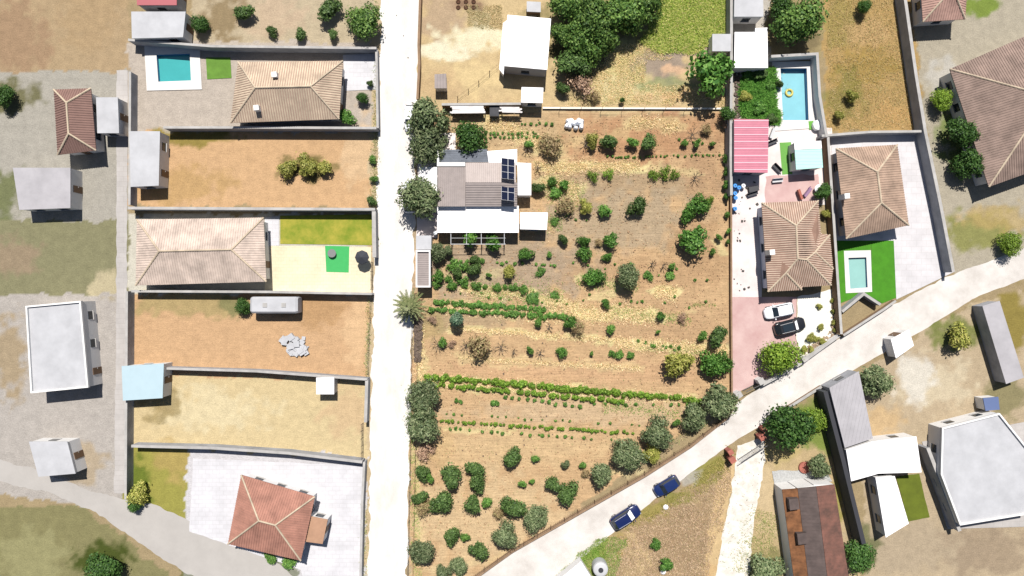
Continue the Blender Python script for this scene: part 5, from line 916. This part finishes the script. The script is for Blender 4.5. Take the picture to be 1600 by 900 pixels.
rubble('garden_edging', [(1148, 108), (1155, 108), (1156, 184), (1149, 184)], 120, .15, .4, stone, 'brown stones edging the dense green garden'); rubble('gravel_lumps', [(1245, 562), (1308, 525), (1309, 470), (1300, 470), (1298, 518), (1248, 550)], 120, .15, .4, mat('garden_rock', PH(180, 156, 130), .9, .3, 2), 'rocks bordering the white gravel yard')
pm_ = mat('earth_pit', PH(96, 66, 48), .95, .3, 4)
for i in range(6):
    x, y = P(716 + (i % 3) * 12, 3 + (i // 3) * 9); t_ = MB(); t_.lathe(x, y, [(.34, 0), (.3, .12), (.2, .14), (.16, .08)], 10); solo('soil_mound', t_, pm_, 'small brown soil mound in the six dot bed at the top of the sandy yard', 'soil mound', 'six mounds in the sandy yard bed')
# barrels, crates and clutter in the east yard
def barrel(px_, py_, col_, label, r_=.3, h=.9):
    x, y = P(px_, py_, h); e = empty('barrel', (x, y, 0), label, 'barrel', 'barrels by the east wall'); b3 = MB(); b3.lathe(x, y, [(r_ * .92, 0), (r_, .1), (r_, h - .1), (r_ * .9, h)], 14); part(e, 'drum', b3, col_); b3 = MB(); b3.lathe(x, y, [(r_ * .25, h), (r_ * .25, h + .05)], 8); part(e, 'cap', b3, dark)
bb = mat('blue_plastic', (.04, .2, .5), .4); bw = mat('white_plastic', (.65, .66, .68), .5)
for a in [(1149, 290, bb, 'uppermost blue barrel by the wall below the pink red roof'), (1155, 293, bb, 'blue barrel right of the uppermost one'), (1149, 302, bb, 'third blue barrel down the east yard wall'), (1150, 309, bb, 'lowest blue barrel of the upper group'), (1162, 290, bw, 'white barrel right of the blue barrels'), (1149, 326, bb, 'lone blue barrel further down the yard wall')]: barrel(*a)
def bench(px_, py_, ang, label, m_=pale_metal, L=1.5, nm='garden_chair', cat='chair', h=.45):
    x, y = P(px_, py_, .4); e = empty(nm, (x, y, 0), label, cat, None); c_, s_ = math.cos(ang), math.sin(ang); tr = lambda u, v: (x + u * c_ - v * s_, y + u * s_ + v * c_)
    part(e, 'seat', MB().box(x, y, h - .05, L, .5, h, ang), m_); bk = tr(0, .25); part(e, 'backrest', MB().box(*bk, h, L, .05, h + .45, ang), m_)
    for u in (-.42, .42):
        for v_ in (-.2, .2): part(e, 'leg', MB().box(*tr(u * L, v_), 0, .05, .05, h - .05, ang), m_)
for a in [(1207, 208, 1.2, 'grey chair in the yard near the top of the pink red roof'), (1207, 222, .4, 'dark chair below the grey one in the yard', dark), (1214, 263, -.8, 'dark folding chair left of the green mat foot', dark), (1215, 282, .1, 'pale chair on the pink terrace corner'), (1176, 303, .3, 'dark garden bench in the yard above the hipped house', dark), (1262, 300, .9, 'dark mauve lounger on the pink terrace', mat('mauve_fabric', (.2, .12, .2), .8)), (1250, 304, 1.9, 'reddish chair left of the mauve lounger', red_m)]: bench(*a)
x, y = P(1276, 296); t_ = MB(); t_.lathe(x, y, [(.05, 0), (.05, .7), (.6, .72), (.6, .76)], 20); solo('garden_table', t_, bw, 'round white table on the terrace below the pool house', 'table')
x, y = P(1176, 296); solo('storage_box', MB().box(x, y, 0, 1.4, .7, .6, .2), dark, 'dark storage chest under the pink red roof edge', 'box')
x, y = P(1275, 197); t_ = MB(); t_.lathe(x, y, [(.7, 0), (.75, .4), (.7, .8), (.3, .95)], 20); solo('filter_tank', t_, bw, 'round white pool filter tank at the corner of the pool wall', 'tank')
x, y = P(1267, 196); solo('turf_strip', MB().box(x, y, .12, .7, 1.2, .14, .1), mat('turf_green', PH(120, 190, 80), .9), 'small green turf strip beside the filter tank', 'mat')
x, y = P(1256, 730); t_ = MB(); t_.lathe(x, y, [(.8, 0), (.8, .35), (.7, .35), (.7, .3)], 20); solo('round_planter', t_, red_m, 'round brick planter above the rusty barn', 'planter')
for px_, py_, lab in [(1040, 792, 'larger white stone behind the blue hatchback'), (1036, 893, 'white stone in the brown grass at the bottom'), (640, 376, 'small dark meter box on the road edge')][:2]:
    x, y = P(px_, py_); t_ = MB(); t_.lathe(x, y, [(.35, 0), (.4, .15), (.25, .3), (.05, .36)], 7); solo('white_stone', t_, whiteroof, lab, 'stone')
x, y = P(680, 364, 1.2); t_ = MB(); t_.lathe(x, y, [(.28, 0), (.28, 1.1), (.2, 1.2)], 14); solo('white_drum', t_, bw, 'white drum at the left corner of the porch', 'drum')
